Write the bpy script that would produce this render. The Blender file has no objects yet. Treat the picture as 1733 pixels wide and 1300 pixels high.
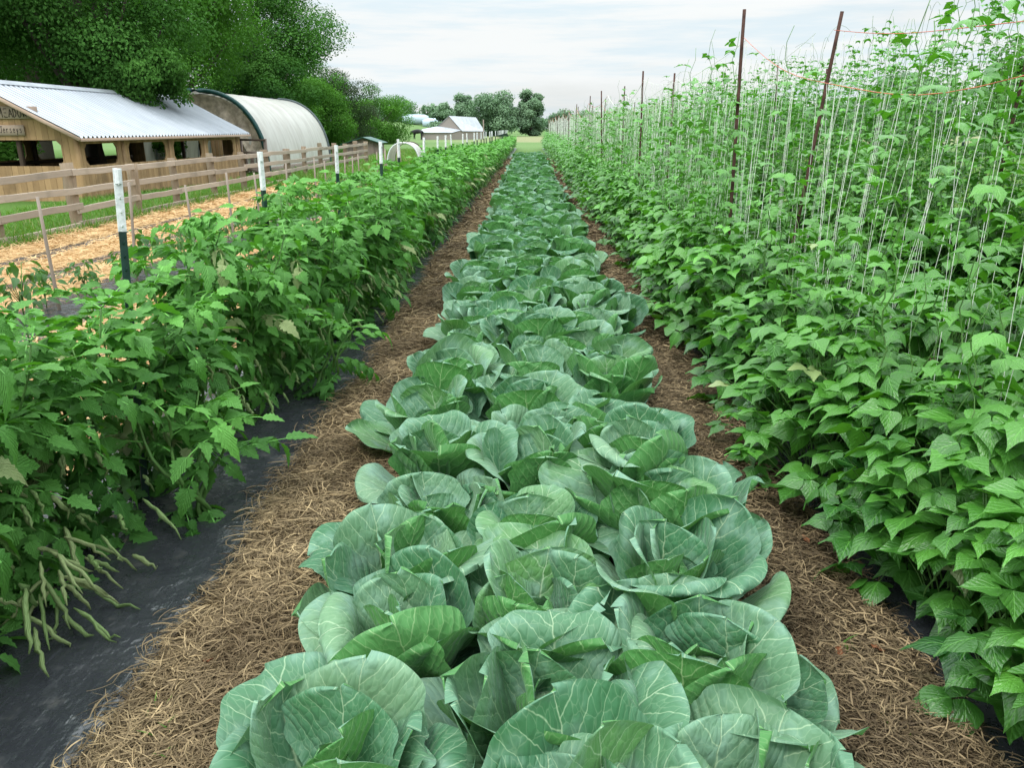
import bpy, math, random
import numpy as np
from math import radians as rad, sin, cos, pi

rng = np.random.default_rng(11)
random.seed(11)
scene = bpy.context.scene
COL = scene.collection

# ------------------------------------------------------------------ mesh helpers
class Buf:
    """collects quads (triangles repeat nothing: they go in T) with per-vertex uv and tint"""
    def __init__(self):
        self.V=[]; self.Q=[]; self.T=[]; self.UV=[]; self.C=[]; self.MQ=[]; self.MT=[]; self.n=0
    def add(self, V, Q=None, T=None, uv=None, col=None, mat=0):
        V=np.asarray(V,float).reshape(-1,3); k=len(V)
        self.V.append(V)
        self.UV.append(np.zeros((k,2)) if uv is None else np.asarray(uv,float).reshape(-1,2))
        if col is None: c=np.zeros((k,4)); c[:,0]=.5
        else:
            c=np.asarray(col,float)
            if c.ndim==1: c=np.tile(c,(k,1))
        self.C.append(c)
        if Q is not None and len(Q):
            q=np.asarray(Q,np.int64)+self.n; self.Q.append(q); self.MQ.append(np.full(len(q),mat))
        if T is not None and len(T):
            t=np.asarray(T,np.int64)+self.n; self.T.append(t); self.MT.append(np.full(len(t),mat))
        self.n+=k
    def mesh(self, name, mats, smooth=True):
        V=np.concatenate(self.V); UV=np.concatenate(self.UV); C=np.concatenate(self.C)
        Q=np.concatenate(self.Q) if self.Q else np.zeros((0,4),np.int64)
        T=np.concatenate(self.T) if self.T else np.zeros((0,3),np.int64)
        mi=np.concatenate(self.MQ+self.MT) if (self.MQ or self.MT) else np.zeros(0)
        me=bpy.data.meshes.new(name)
        me.vertices.add(len(V)); me.vertices.foreach_set('co',V.ravel().astype(np.float32))
        lv=np.concatenate([Q.ravel(),T.ravel()])
        me.loops.add(len(lv)); me.loops.foreach_set('vertex_index',lv.astype(np.int32))
        nf=len(Q)+len(T); me.polygons.add(nf)
        tot=np.concatenate([np.full(len(Q),4),np.full(len(T),3)]).astype(np.int32)
        st=np.concatenate([[0],np.cumsum(tot)[:-1]]).astype(np.int32) if nf else np.zeros(0,np.int32)
        me.polygons.foreach_set('loop_start',st)
        me.polygons.foreach_set('loop_total',tot)
        me.polygons.foreach_set('material_index',mi.astype(np.int32))
        me.polygons.foreach_set('use_smooth',np.full(nf,smooth,dtype=bool))
        ul=me.uv_layers.new(name='UVMap'); ul.data.foreach_set('uv',UV[lv].ravel().astype(np.float32))
        at=me.attributes.new('tint','FLOAT_COLOR','POINT'); at.data.foreach_set('color',C.ravel().astype(np.float32))
        for m in (mats if isinstance(mats,(list,tuple)) else [mats]): me.materials.append(m)
        me.update(calc_edges=True); me.validate()
        return me

def link(name, me, parent=None, loc=None):
    o=bpy.data.objects.new(name, me); COL.objects.link(o)
    if parent is not None: o.parent=parent
    if loc is not None: o.location=loc
    return o
def tag(o, label=None, cat=None, group=None, kind=None):
    if label: o['label']=label
    if cat: o['category']=cat
    if group: o['group']=group
    if kind: o['kind']=kind
    return o
def thing(name, label, cat, loc=(0,0,0), rz=0, group=None):
    o=link(name,None,None,loc); o.rotation_euler=(0,0,rz)
    return tag(o,label,cat,group)
def copy_tree(o, parent=None):
    c=o.copy(); COL.objects.link(c)
    if parent is not None: c.parent=parent
    for ch in list(o.children): copy_tree(ch,c)
    return c

def tube(b, pts, rad_, sides=6, col=None, mat=0, cap=True):
    P=np.asarray(pts,float); n=len(P); r=np.broadcast_to(np.asarray(rad_,float),(n,))
    d=np.gradient(P,axis=0); d/=np.linalg.norm(d,axis=1)[:,None]+1e-9
    up=np.array([0,0,1.]) if abs(d[0,2])<.9 else np.array([1.,0,0])
    x=np.cross(d,up); x/=np.linalg.norm(x,axis=1)[:,None]+1e-9
    y=np.cross(d,x)
    a=np.arange(sides)*2*pi/sides
    V=(P[:,None]+r[:,None,None]*(x[:,None]*np.cos(a)[None,:,None]+y[:,None]*np.sin(a)[None,:,None])).reshape(-1,3)
    i=np.arange(n-1)[:,None]*sides; j=np.arange(sides)[None]; k=(j+1)%sides
    Q=np.stack([i+j,i+k,i+sides+k,i+sides+j],-1).reshape(-1,4)
    uv=np.stack([np.tile(np.arange(sides)/sides,n),np.repeat(np.linspace(0,1,n),sides)],-1)
    T=None
    if cap and sides>=3:
        V=np.concatenate([V,P[:1],P[-1:]]); uv=np.concatenate([uv,[[0,0],[0,1]]])
        jj=np.arange(sides); kk=(jj+1)%sides
        T=np.concatenate([np.stack([np.full(sides,n*sides),kk,jj],-1),np.stack([np.full(sides,n*sides+1),(n-1)*sides+jj,(n-1)*sides+kk],-1)])
    b.add(V,Q,T,uv,col,mat)

def beam(b, p0, p1, w, h, segs=1, jit=0., col=None, up=(0,0,1), mat=0, ch=.12):
    """rectangular timber with softened corners from p0 to p1; w across, h along 'up'"""
    p0=np.array(p0,float); p1=np.array(p1,float); d=p1-p0; L=np.linalg.norm(d); d/=L
    up=np.array(up,float)
    x=np.cross(d,up); x/=np.linalg.norm(x); y=np.cross(x,d)
    c=ch*min(w,h); a,bb=w/2,h/2
    prof=np.array([(-a+c,-bb),(a-c,-bb),(a,-bb+c),(a,bb-c),(a-c,bb),(-a+c,bb),(-a,bb-c),(-a,-bb+c)])
    n=segs+1; t=np.linspace(0,1,n)
    off=rng.normal(0,jit,(n,2)) if jit else np.zeros((n,2))
    V=(p0+d*(t*L)[:,None])[:,None]+(prof[None,:,0:1]+off[:,None,0:1])*x+(prof[None,:,1:2]+off[:,None,1:2])*y
    V=V.reshape(-1,3); s=8
    i=np.arange(n-1)[:,None]*s; j=np.arange(s)[None]; k=(j+1)%s
    Q=np.stack([i+j,i+k,i+s+k,i+s+j],-1).reshape(-1,4)
    e=(n-1)*s
    Q=np.concatenate([Q,[[1,0,7,2],[2,7,6,3],[3,6,5,4]],np.array([[0,1,2,7],[7,2,3,6],[6,3,4,5]])+e])
    uv=np.stack([np.tile(np.arange(s)/s,n),np.repeat(t*L,s)],-1)
    b.add(V,Q,None,uv,col,mat)

def tint(r=None, pale=0., x=0.): return np.array([random.random() if r is None else r, pale, x, 1.])
def grid_faces(n,m):
    i=np.arange(n-1)[:,None]; j=np.arange(m-1)[None]; a=i*m+j
    return np.stack([a,a+1,a+m+1,a+m],-1).reshape(-1,4)
def place(tV, tQ, tuv, F, N, P, S, col, b, mat=0, lat=None):
    """put template (x lateral, y forward, z normal) at P with forward F and normal hint N"""
    F=F/(np.linalg.norm(F,axis=1)[:,None]+1e-9)
    X=np.cross(F,N); X/=np.linalg.norm(X,axis=1)[:,None]+1e-9
    Z=np.cross(X,F)
    S=np.broadcast_to(S,(len(P),))
    L=S if lat is None else S*lat
    V=P[:,None]+(tV[None,:,0:1]*X[:,None])*L[:,None,None]+(tV[None,:,1:2]*F[:,None]+tV[None,:,2:3]*Z[:,None])*S[:,None,None]
    k,n=len(P),len(tV)
    Q=(tQ[None]+(np.arange(k)*n)[:,None,None]).reshape(-1,4)
    b.add(V.reshape(-1,3),Q,None,np.tile(tuv,(k,1)),np.repeat(col,n,axis=0),mat)
def unit(v): return v/(np.linalg.norm(v,axis=-1,keepdims=True)+1e-9)
def cols(k,r=None,g=0.,bb=0.):
    c=np.ones((k,4)); c[:,0]=rng.random(k) if r is None else r; c[:,1]=g; c[:,2]=bb; return c

# ------------------------------------------------------------------ material helpers
class Mat:
    def __init__(self,name):
        self.m=bpy.data.materials.new(name); self.m.use_nodes=True
        self.nt=self.m.node_tree; self.nt.nodes.clear()
        self.out=self.n('ShaderNodeOutputMaterial')
    def n(self,t,**k):
        nd=self.nt.nodes.new(t)
        for a,v in k.items(): setattr(nd,a,v)
        return nd
    def set(self,sock,v):
        if isinstance(v,bpy.types.NodeSocket): self.nt.links.new(v,sock)
        elif isinstance(v,(tuple,list)) and len(v)==3 and sock.type=='RGBA': sock.default_value=(*v,1)
        else: sock.default_value=v
    def math(self,op,a,b=0.,c=None,clamp=False):
        m=self.n('ShaderNodeMath',operation=op,use_clamp=clamp); self.set(m.inputs[0],a); self.set(m.inputs[1],b)
        if c is not None: self.set(m.inputs[2],c)
        return m.outputs[0]
    def mix(self,f,a,b,bt='MIX'):
        m=self.n('ShaderNodeMix',data_type='RGBA',blend_type=bt); self.set(m.inputs[0],f); self.set(m.inputs[6],a); self.set(m.inputs[7],b); return m.outputs[2]
    def fmix(self,f,a,b):
        m=self.n('ShaderNodeMix',data_type='FLOAT'); self.set(m.inputs[0],f); self.set(m.inputs[2],a); self.set(m.inputs[3],b); return m.outputs[0]
    def smooth(self,x,a,b,lo=0.,hi=1.):
        m=self.n('ShaderNodeMapRange',interpolation_type='SMOOTHSTEP'); self.set(m.inputs[0],x); self.set(m.inputs[1],a); self.set(m.inputs[2],b); self.set(m.inputs[3],lo); self.set(m.inputs[4],hi); return m.outputs[0]
    def noise(self,vec,scale,detail=3,rough=.55,out=0):
        m=self.n('ShaderNodeTexNoise'); 
        if vec is not None: self.set(m.inputs['Vector'],vec)
        self.set(m.inputs['Scale'],scale); self.set(m.inputs['Detail'],detail); self.set(m.inputs['Roughness'],rough); return m.outputs[out]
    def vmul(self,v,s):
        m=self.n('ShaderNodeMapping'); self.set(m.inputs['Vector'],v); m.inputs['Scale'].default_value=s; return m.outputs[0]
    def coord(self,k): return self.n('ShaderNodeTexCoord').outputs[k]
    def pos(self): return self.n('ShaderNodeNewGeometry').outputs['Position']
    def back(self): return self.n('ShaderNodeNewGeometry').outputs['Backfacing']
    def attr(self):
        a=self.n('ShaderNodeAttribute',attribute_name='tint'); s=self.n('ShaderNodeSeparateColor'); self.set(s.inputs[0],a.outputs['Color']); return s.outputs
    def objrand(self): return self.n('ShaderNodeObjectInfo').outputs['Random']
    def bump(self,h,strength=.5,dist=.01,normal=None):
        m=self.n('ShaderNodeBump'); self.set(m.inputs['Height'],h); m.inputs['Strength'].default_value=strength; m.inputs['Distance'].default_value=dist
        if normal is not None: self.set(m.inputs['Normal'],normal)
        return m.outputs[0]
    def bsdf(self,col,rough=.6,spec=.4,metal=0.,normal=None):
        p=self.n('ShaderNodeBsdfPrincipled'); self.set(p.inputs['Base Color'],col); self.set(p.inputs['Roughness'],rough)
        self.set(p.inputs['Specular IOR Level'],spec); self.set(p.inputs['Metallic'],metal)
        if normal is not None: self.set(p.inputs['Normal'],normal)
        return p.outputs[0]
    def trans(self,sh,col,f):
        t=self.n('ShaderNodeBsdfTranslucent'); self.set(t.inputs[0],col)
        m=self.n('ShaderNodeMixShader'); self.set(m.inputs[0],f); self.set(m.inputs[1],sh); self.set(m.inputs[2],t.outputs[0]); return m.outputs[0]
    def done(self,sh): self.set(self.out.inputs[0],sh); return self.m
    def sep(self,v):
        s=self.n('ShaderNodeSeparateXYZ'); self.set(s.inputs[0],v); return s.outputs

def veins(M, nlat, slope, curve, wlat, wmid, net_scale, warp=.03, pw=1., nw=.09):
    """leaf veins in (s,v) leaf coordinates: returns vein mask and blade height"""
    uv=M.coord('UV'); nz=M.noise(uv,6,2,.5,1)
    o=M.n('ShaderNodeVectorMath',operation='SUBTRACT'); M.set(o.inputs[0],nz); o.inputs[1].default_value=(.5,.5,.5)
    o2=M.n('ShaderNodeVectorMath',operation='SCALE'); M.set(o2.inputs[0],o.outputs[0]); o2.inputs['Scale'].default_value=warp*2
    w=M.n('ShaderNodeVectorMath',operation='ADD'); M.set(w.inputs[0],uv); M.set(w.inputs[1],o2.outputs[0])
    s,v,_=M.sep(w.outputs[0]); a=M.math('ABSOLUTE',s)
    mid=M.smooth(a,0.,M.math('MULTIPLY_ADD',v,-wmid*.8,wmid),1.,0.)
    q=M.math('SUBTRACT',v,M.math('ADD',M.math('MULTIPLY',a,slope),M.math('MULTIPLY',M.math('MULTIPLY',a,a),curve)))
    q=M.math('MULTIPLY_ADD',M.math('GREATER_THAN',s,0.),.4/nlat,q)
    q=M.math('POWER',M.math('MAXIMUM',q,0.),pw)
    fr=M.math('ABSOLUTE',M.math('SUBTRACT',M.math('FRACT',M.math('MULTIPLY',q,nlat)),.5))
    lat=M.smooth(fr,0.,M.math('MULTIPLY_ADD',a,-wlat*.55,wlat),1.,0.)
    vo=M.n('ShaderNodeTexVoronoi',feature='DISTANCE_TO_EDGE'); M.set(vo.inputs['Vector'],w.outputs[0]); vo.inputs['Scale'].default_value=net_scale
    net=M.smooth(vo.outputs['Distance'],0.,nw,1.,0.)
    h=M.math('ADD',M.math('MULTIPLY',M.smooth(fr,0.,.4),.7),M.math('MULTIPLY',M.smooth(vo.outputs['Distance'],0.,.35),.5))
    h=M.math('SUBTRACT',h,M.math('MULTIPLY',mid,.6))
    return mid,lat,net,h,s,v,a

def mat_cabbage():
    M=Mat('cabbage_leaf'); r,pale,x=M.attr()[:3]
    mid,lat,net,h,s,v,a=veins(M,6.4,.52,.22,.058,.05,9,.045,.70,.05)
    obr=M.objrand()
    c=M.mix(r,(.050,.172,.080),(.175,.312,.178))
    c=M.mix(M.smooth(M.math('ADD',M.math('MULTIPLY',obr,.5),M.math('MULTIPLY',r,.5)),.62,.9),c,(.105,.260,.080))
    big=M.noise(M.coord('Object'),7,3); c=M.mix(M.smooth(big,.45,.75),c,(.200,.350,.260))
    c=M.mix(M.smooth(M.noise(M.coord('Object'),2.5,2),.5,.7,0,.4),c,(.05,.16,.06))
    rim=M.smooth(M.math('MAXIMUM',a,M.math('SUBTRACT',M.math('MULTIPLY',v,1.9),.95)),.72,1.0,0,.35)
    c=M.mix(rim,c,(.20,.37,.27))
    c=M.mix(M.smooth(v,.0,.22,.8,0.),c,(.34,.45,.26))
    vm=M.math('ADD',M.math('ADD',mid,M.math('MULTIPLY',lat,.75)),M.math('MULTIPLY',net,.22),clamp=True)
    c=M.mix(M.math('MULTIPLY',vm,.85),c,(.42,.58,.36))
    under=M.mix(M.math('MULTIPLY',vm,.9),M.mix(r,(.060,.205,.050),(.095,.270,.085)),(.34,.52,.24))
    c2=M.mix(M.back(),c,under)
    fine=M.noise(M.coord('Object'),60,2)
    nb=M.bump(M.math('ADD',h,M.math('MULTIPLY',fine,.10)),.5,.007)
    sh=M.bsdf(c2,M.smooth(big,.3,.7,.5,.65),.35,0,nb)
    p=sh.node; p.inputs['Sheen Weight'].default_value=.12; p.inputs['Sheen Roughness'].default_value=.4; p.inputs['Sheen Tint'].default_value=(.80,.97,.92,1)
    return M.done(M.trans(sh,M.mix(.5,c2,(.14,.42,.04)),.20))

def mat_leaf(name,dark,light,under,tr,trf,rough=.45,spec=.5,nlat=5,palecol=(.36,.42,.19),net=9,bs=.6,bd=.004,vein=.35):
    M=Mat(name); r,pale,x=M.attr()[:3]
    mid,lat,nt,h,s,v,a=veins(M,nlat,.8,.1,.16,.08,net,.03)
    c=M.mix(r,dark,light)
    c=M.mix(M.smooth(M.objrand(),.3,1.,0,.5),c,light)
    c=M.mix(x,c,tuple(min(1,q*1.7) for q in light))
    c=M.mix(M.math('MULTIPLY',M.math('ADD',mid,M.math('MULTIPLY',lat,.45),clamp=True),vein),c,tuple(min(1,q*2.2+.04) for q in light))
    c=M.mix(M.back(),c,M.mix(r,under,tuple(q*1.25 for q in under)))
    c=M.mix(pale,c,palecol)
    nb=M.bump(h,bs,bd)
    sh=M.bsdf(c,rough,spec,0,nb)
    return M.done(M.trans(sh,M.mix(pale,M.mix(r,tr,tuple(q*1.3 for q in tr)),palecol),trf))

def mat_treeleaf(name,dark,light,tr,dk=.7):
    M=Mat(name); r,pale,x=M.attr()[:3]
    c=M.mix(r,dark,light); c=M.mix(M.objrand(),c,M.mix(.6,c,light)); c=M.mix(M.math('MULTIPLY',x,dk),c,tuple(q*.35 for q in dark))  # x darkens leaves deep in the crown, shade put into the colour
    sh=M.bsdf(c,.8,.12)
    return M.done(M.trans(sh,tr,.22))

def mat_wood(name,a,b,scale=1.,rough=.8,grain=(6,6,.6),dirt=(.12,.10,.08),dirtf=.4):
    M=Mat(name); r=M.attr()[0]; p=M.coord('Object'); 
    off=M.n('ShaderNodeCombineXYZ'); M.set(off.inputs[0],M.math('MULTIPLY',r,17.)); M.set(off.inputs[1],M.math('MULTIPLY',M.objrand(),31.))
    ad=M.n('ShaderNodeVectorMath',operation='ADD'); M.set(ad.inputs[0],p); M.set(ad.inputs[1],off.outputs[0])
    g=M.noise(M.vmul(ad.outputs[0],tuple(k*scale for k in grain)),4,5,.65)
    c=M.mix(g,a,b); c=M.mix(M.math('MULTIPLY',r,.5),c,M.mix(.5,a,(.02,.015,.01)))
    big=M.noise(p,1.6,4); c=M.mix(M.smooth(big,.5,.72,0,dirtf),c,dirt)
    nb=M.bump(g,.6,.01)
    return M.done(M.bsdf(c,rough,.25,0,nb))

def mat_plain(name,c,rough=.6,spec=.4,metal=0.,var=.25,scale=8.,bump=.15,bd=.004):
    M=Mat(name); p=M.coord('Object'); g=M.noise(p,scale,4)
    cc=M.mix(M.smooth(g,.3,.75),tuple(q*(1-var) for q in c),tuple(min(1,q*(1+var*.5)) for q in c))
    return M.done(M.bsdf(cc,rough,spec,metal,M.bump(M.noise(p,scale*6,3),bump,bd)))

# ------------------------------------------------------------------ materials
m_cab=mat_cabbage()
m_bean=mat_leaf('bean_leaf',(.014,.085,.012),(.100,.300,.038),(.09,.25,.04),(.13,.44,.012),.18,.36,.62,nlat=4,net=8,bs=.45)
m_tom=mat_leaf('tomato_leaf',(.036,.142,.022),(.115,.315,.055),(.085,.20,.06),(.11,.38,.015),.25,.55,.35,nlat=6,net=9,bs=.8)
m_pep=mat_leaf('pepper_leaf',(.03,.10,.018),(.05,.15,.025),(.07,.16,.04),(.08,.28,.01),.2)
m_stem=mat_plain('green_stem',(.10,.22,.05),.55,.35,0,.3,12)
m_grass=mat_leaf('grass_blade',(.05,.14,.018),(.11,.24,.035),(.08,.18,.03),(.16,.34,.02),.3,.6,.25,vein=0,bs=.1,palecol=(.35,.30,.14))
m_treeA=mat_treeleaf('leaf_dark_green',(.026,.090,.020),(.088,.220,.042),(.09,.29,.016))
m_treeB=mat_treeleaf('leaf_bright_green',(.035,.115,.016),(.10,.255,.036),(.11,.34,.012))
m_treeC=mat_treeleaf('leaf_hazy_green',(.085,.155,.095),(.22,.34,.20),(.12,.26,.09),.3)  # distance haze is mixed into these leaf colours
m_treeD=mat_treeleaf('leaf_cedar_green',(.026,.050,.022),(.055,.090,.040),(.05,.09,.02))
m_bark=mat_wood('tree_bark',(.06,.05,.04),(.13,.11,.09),1.,.9,(10,10,1.5))
m_plank=mat_wood('barn_plank',(.31,.185,.09),(.53,.35,.185),1.,.75,(9,9,.7),(.13,.085,.045),.55)
m_rail=mat_wood('grey_rail',(.33,.265,.21),(.56,.465,.375),1.,.85,(2,.5,9),(.17,.15,.12),.45)
m_post=mat_wood('fence_post',(.17,.125,.085),(.38,.29,.205),1.,.9,(9,9,1.2),(.10,.11,.06),.5)
m_grey=mat_wood('weathered_board',(.20,.155,.13),(.34,.27,.235),1.,.85,(9,9,.8),(.12,.09,.075),.4)
m_dark=mat_wood('dark_timber',(.045,.030,.022),(.10,.07,.05),1.,.85,(9,9,.8))
m_trim=mat_wood('pink_trim_board',(.42,.29,.22),(.58,.43,.34),1.,.75,(3,1,9),(.3,.2,.15),.3)
m_sign=mat_wood('sign_board',(.30,.22,.165),(.44,.35,.28),1.,.85,(1.2,9,9),(.2,.15,.12),.3)
m_paint=mat_plain('dark_paint',(.035,.028,.025),.7,.2)
m_galv=mat_plain('galvanised_roof',(.46,.49,.53),.5,.4,.15,.16,1.5,.05)
m_pole=mat_plain('rusty_pole',(.085,.042,.032),.8,.25,0,.5,14,.4)
m_stake=mat_wood('pale_stake',(.30,.245,.20),(.45,.38,.32),1.,.8,(12,12,1))
m_tgreen=mat_plain('green_post_paint',(.010,.040,.032),.4,.5,0,.4,20,.2)
m_twhite=mat_plain('white_post_paint',(.72,.74,.74),.55,.4,0,.22,30,.5)
m_string=mat_plain('white_string',(.78,.80,.72),.8,.2,0,.1)
m_orange=mat_plain('orange_twine',(.62,.17,.10),.8,.2,0,.2)
m_hoopg=mat_plain('green_hoop_tape',(.008,.060,.055),.45,.4)
m_hoopd=mat_plain('grey_hoop_tape',(.09,.115,.12),.5,.4)
m_tarp=mat_plain('beige_tarp',(.50,.42,.33),.8,.2,0,.4,5,.4,.01)
m_gtin=mat_plain('green_tin_roof',(.045,.13,.105),.5,.4,.1)
m_tank=mat_plain('pale_tank',(.45,.55,.63),.45,.4,0,.15)
m_cow=mat_plain('black_hide',(.012,.012,.014),.6,.3)
m_deadleaf=mat_plain('dead_leaf',(.27,.10,.045),.8,.2,0,.5,30)
m_head=m_cab

def mat_roof():
    M=Mat('corrugated_metal'); p=M.coord('Object'); x,y,z=M.sep(p)
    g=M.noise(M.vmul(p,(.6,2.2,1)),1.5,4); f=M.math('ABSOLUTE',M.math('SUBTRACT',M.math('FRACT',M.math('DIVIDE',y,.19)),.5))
    c=M.mix(M.smooth(g,.3,.75),(.40,.43,.47),(.50,.53,.57)); c=M.mix(M.smooth(f,.30,.42,0,.62),c,(.17,.19,.23))  # dark stripe per corrugation: rib shading painted into the colour
    c=M.mix(M.smooth(M.noise(p,3.5,5,.7),.60,.75,0,.45),c,(.25,.23,.21))
    return M.done(M.bsdf(c,.5,.4,.15))
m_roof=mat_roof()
def mat_tunnel():
    M=Mat('tunnel_plastic'); p=M.coord('Object'); g=M.noise(M.vmul(p,(1,3,.5)),1.6,5)
    c=M.mix(M.smooth(g,.35,.7),(.70,.69,.64),(.55,.53,.48))
    st=M.noise(M.vmul(p,(.3,7,.3)),2,3); c=M.mix(M.smooth(st,.52,.7,0,.35),c,(.42,.39,.33))
    sh=M.bsdf(c,.4,.4,0,M.bump(st,.3,.03))
    return M.done(M.trans(sh,(.6,.58,.52),.25))
m_tunnel=mat_tunnel()

def mat_ground():
    M=Mat('ground_soil_grass'); P=M.pos(); x,y,z=M.sep(P)
    n1=M.noise(P,.9,5); n2=M.noise(P,14,4); n3=M.noise(M.vmul(P,(.02,.06,.02)),1,4)
    soil=M.mix(n2,(.055,.038,.026),(.12,.085,.055))
    grass=M.mix(n1,(.055,.125,.022),(.115,.205,.05)); grass=M.mix(M.smooth(n2,.4,.7,0,.45),grass,(.05,.10,.018))
    far=M.mix(n3,(.10,.185,.060),(.15,.225,.085))
    tan=M.mix(n1,(.27,.25,.15),(.19,.23,.10))
    g=M.mix(M.smooth(y,50.,70.),grass,far)
    yy=M.math('ADD',y,M.math('MULTIPLY',M.math('SUBTRACT',n3,.5),60.))
    band=M.math('MULTIPLY',M.smooth(yy,88.,104.),M.smooth(yy,150.,185.,1.,0.))
    band=M.math('MULTIPLY',band,M.smooth(x,-18.,2.))
    g=M.mix(band,g,tan)
    bx=M.math('MULTIPLY',M.smooth(x,-7.7,-7.2),M.smooth(x,6.,7.2,1.,0.)); by=M.smooth(y,43.,45.,1.,0.)
    lefty=M.math('ADD',M.smooth(x,-3.3,-2.8),M.smooth(y,21.,25.,1.,0.),clamp=True)
    f=M.math('MULTIPLY',M.math('MULTIPLY',bx,by),lefty)
    c=M.mix(f,g,soil)
    return M.done(M.bsdf(c,.95,.1,0,M.bump(n2,.8,.05)))
m_ground=mat_ground()

def mat_straw(name,a,b,lo,tan=False):
    M=Mat(name); r,pale,x=M.attr()[:3]; P=M.pos()
    c=M.mix(r,a,b); big=M.noise(P,1.8,3); c=M.mix(M.smooth(big,.42,.68,0,.6),c,lo)
    return M.done(M.bsdf(c,.75,.2))
m_straw=mat_straw('brown_straw',(.048,.033,.019),(.48,.355,.195),(.095,.065,.036))
m_dkstraw=mat_straw('dark_straw',(.040,.028,.017),(.42,.31,.175),(.070,.048,.028))
m_tanstraw=mat_straw('tan_straw',(.52,.34,.165),(.70,.49,.265),(.54,.36,.18))
def mat_strawbed(name,a,b,sc=30):
    M=Mat(name); P=M.pos(); n=M.noise(P,sc,5,.7); c=M.mix(M.smooth(n,.35,.7),a,b); c=M.mix(M.smooth(M.noise(P,2,3),.45,.7,0,.5),c,a)
    return M.done(M.bsdf(c,.95,.1,0,M.bump(n,1.,.04)))
m_strawbed=mat_strawbed('matted_straw',(.065,.047,.027),(.33,.245,.145))
m_tanbed=mat_strawbed('tan_matted_straw',(.44,.28,.13),(.60,.40,.20),16)
def mat_plastic():
    M=Mat('black_plastic_mulch'); P=M.pos()
    w=M.noise(M.vmul(P,(26,2.2,4)),1.,4,.6); w2=M.noise(P,5,4); d=M.noise(P,9,5,.65)
    c=M.mix(M.smooth(d,.58,.78,0,.6),(.034,.036,.042),(.13,.12,.11))
    c=M.mix(M.smooth(w,.62,.7,0,.14),c,(.12,.125,.14))
    rough=M.smooth(d,.4,.7,.16,.42)
    nb=M.bump(w,.38,.012,M.bump(w2,.6,.06))
    return M.done(M.bsdf(c,rough,1.0,0,nb))
m_plastic=mat_plastic()

# ------------------------------------------------------------------ terrain
def terrain(x,y):
    x=np.asarray(x,float); y=np.asarray(y,float)
    ss=lambda a,b,t: np.clip((t-a)/(b-a),0,1)**2*(3-2*np.clip((t-a)/(b-a),0,1))
    z=-.25*ss(18,29,y)*ss(-8.2,-10,x)*(1-ss(45,60,y))
    z=z+3.4*ss(-10,-35,x)*ss(125,215,y)
    z=z+.03*np.sin(x*.7+1.3)*np.sin(y*.31)*ss(58,75,y)
    return z
gx=np.concatenate([-np.geomspace(600,10,26),np.linspace(-9.6,8,30),np.geomspace(9,600,26)])
gy=np.concatenate([np.linspace(-12,60,60),np.geomspace(63,1500,50)])
X,Y=np.meshgrid(gx,gy); Z=terrain(X,Y)
b=Buf(); b.add(np.stack([X,Y,Z],-1),grid_faces(len(gy),len(gx)))
tag(link('ground',b.mesh('ground',m_ground)),'field ground of soil and grass reaching to the horizon',kind='structure')

ROW=43.; FARROW=68.
def strip(name,x0,x1,y0,y1,zf,mat,jl=.03,jr=.03,nx=10,step=.12,label=None):
    n=max(8,int(min((y1-y0)/step,420))); t=np.linspace(0,1,n)
    ys=y0+(y1-y0)*t**1.7
    def wob(s,j): return j*(np.sin(ys*2.1+s)+.7*np.sin(ys*5.3+2*s)+.5*np.sin(ys*11.+3*s))
    L=x0+wob(x0*3,jl); R=x1+wob(x1*3+1,jr); u=np.linspace(0,1,nx)
    Xs=L[:,None]+(R-L)[:,None]*u; Ys=np.repeat(ys[:,None],nx,1); Zs=zf(Xs,Ys,u[None])
    b=Buf(); b.add(np.stack([Xs,Ys,Zs],-1),grid_faces(n,nx))
    return tag(link(name,b.mesh(name,mat)),label,kind='structure')
lump=lambda x,y: .5+.25*np.sin(x*9+y*4)+.25*np.sin(y*7.3-x*5)
zpl=lambda x,y,u: .012+.035*np.sin(pi*u)**.5+.006*np.sin(x*40+np.sin(y*3))*np.sin(y*2.3)
zst=lambda x,y,u: .02+.075*np.sin(pi*u)**.7*(.6+.4*lump(x,y))
strip('black_plastic_strip',-2.32,-1.02,.3,FARROW,zpl,m_plastic,.02,.02,label='black plastic mulch along the foot of the tomato row')
strip('black_plastic_strip',1.12,2.75,.3,FARROW,zpl,m_plastic,.02,.02,label='black plastic mulch under the pole beans beside the cabbages')
strip('black_plastic_strip',2.95,4.6,.3,ROW+1,zpl,m_plastic,.02,.02,label='black plastic mulch under the outer bean row')
strip('straw_path',-1.17,-.45,.3,ROW+1,zst,m_strawbed,.035,.02,label='brown straw path between tomatoes and cabbages')
strip('straw_path',.50,1.26,.3,ROW+1,zst,m_strawbed,.02,.03,label='brown straw path between cabbages and beans')
strip('straw_path',2.40,3.05,.3,ROW+1,zst,m_strawbed,.04,.04,label='straw path between the two bean rows')
zt=lambda x,y,u: .02+.05*np.sin(pi*u)**.5*(.5+.5*lump(x,y))
strip('tan_straw_path',-3.95,-2.25,3,24,zt,m_tanbed,.06,.04,label='tan straw path behind the tomato row')
strip('black_plastic_strip',-4.85,-3.85,3,23.5,zpl,m_plastic,.03,.03,label='black plastic bed of the young peppers')
strip('tan_straw_path',-5.42,-4.72,3,24,zt,m_tanbed,.06,.06,label='tan straw path beside the pepper bed')
strip('black_plastic_strip',-5.75,-5.2,3,24,zpl,m_plastic,.03,.03,label='narrow black plastic strip between tan straw paths')
strip('tan_straw_path',-6.42,-5.58,3,24,zt,m_tanbed,.06,.05,label='tan straw path between two black plastic strips')
strip('black_plastic_strip',-6.75,-6.2,3,24,zpl,m_plastic,.03,.03,label='narrow black plastic strip closest to the fence')
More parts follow.
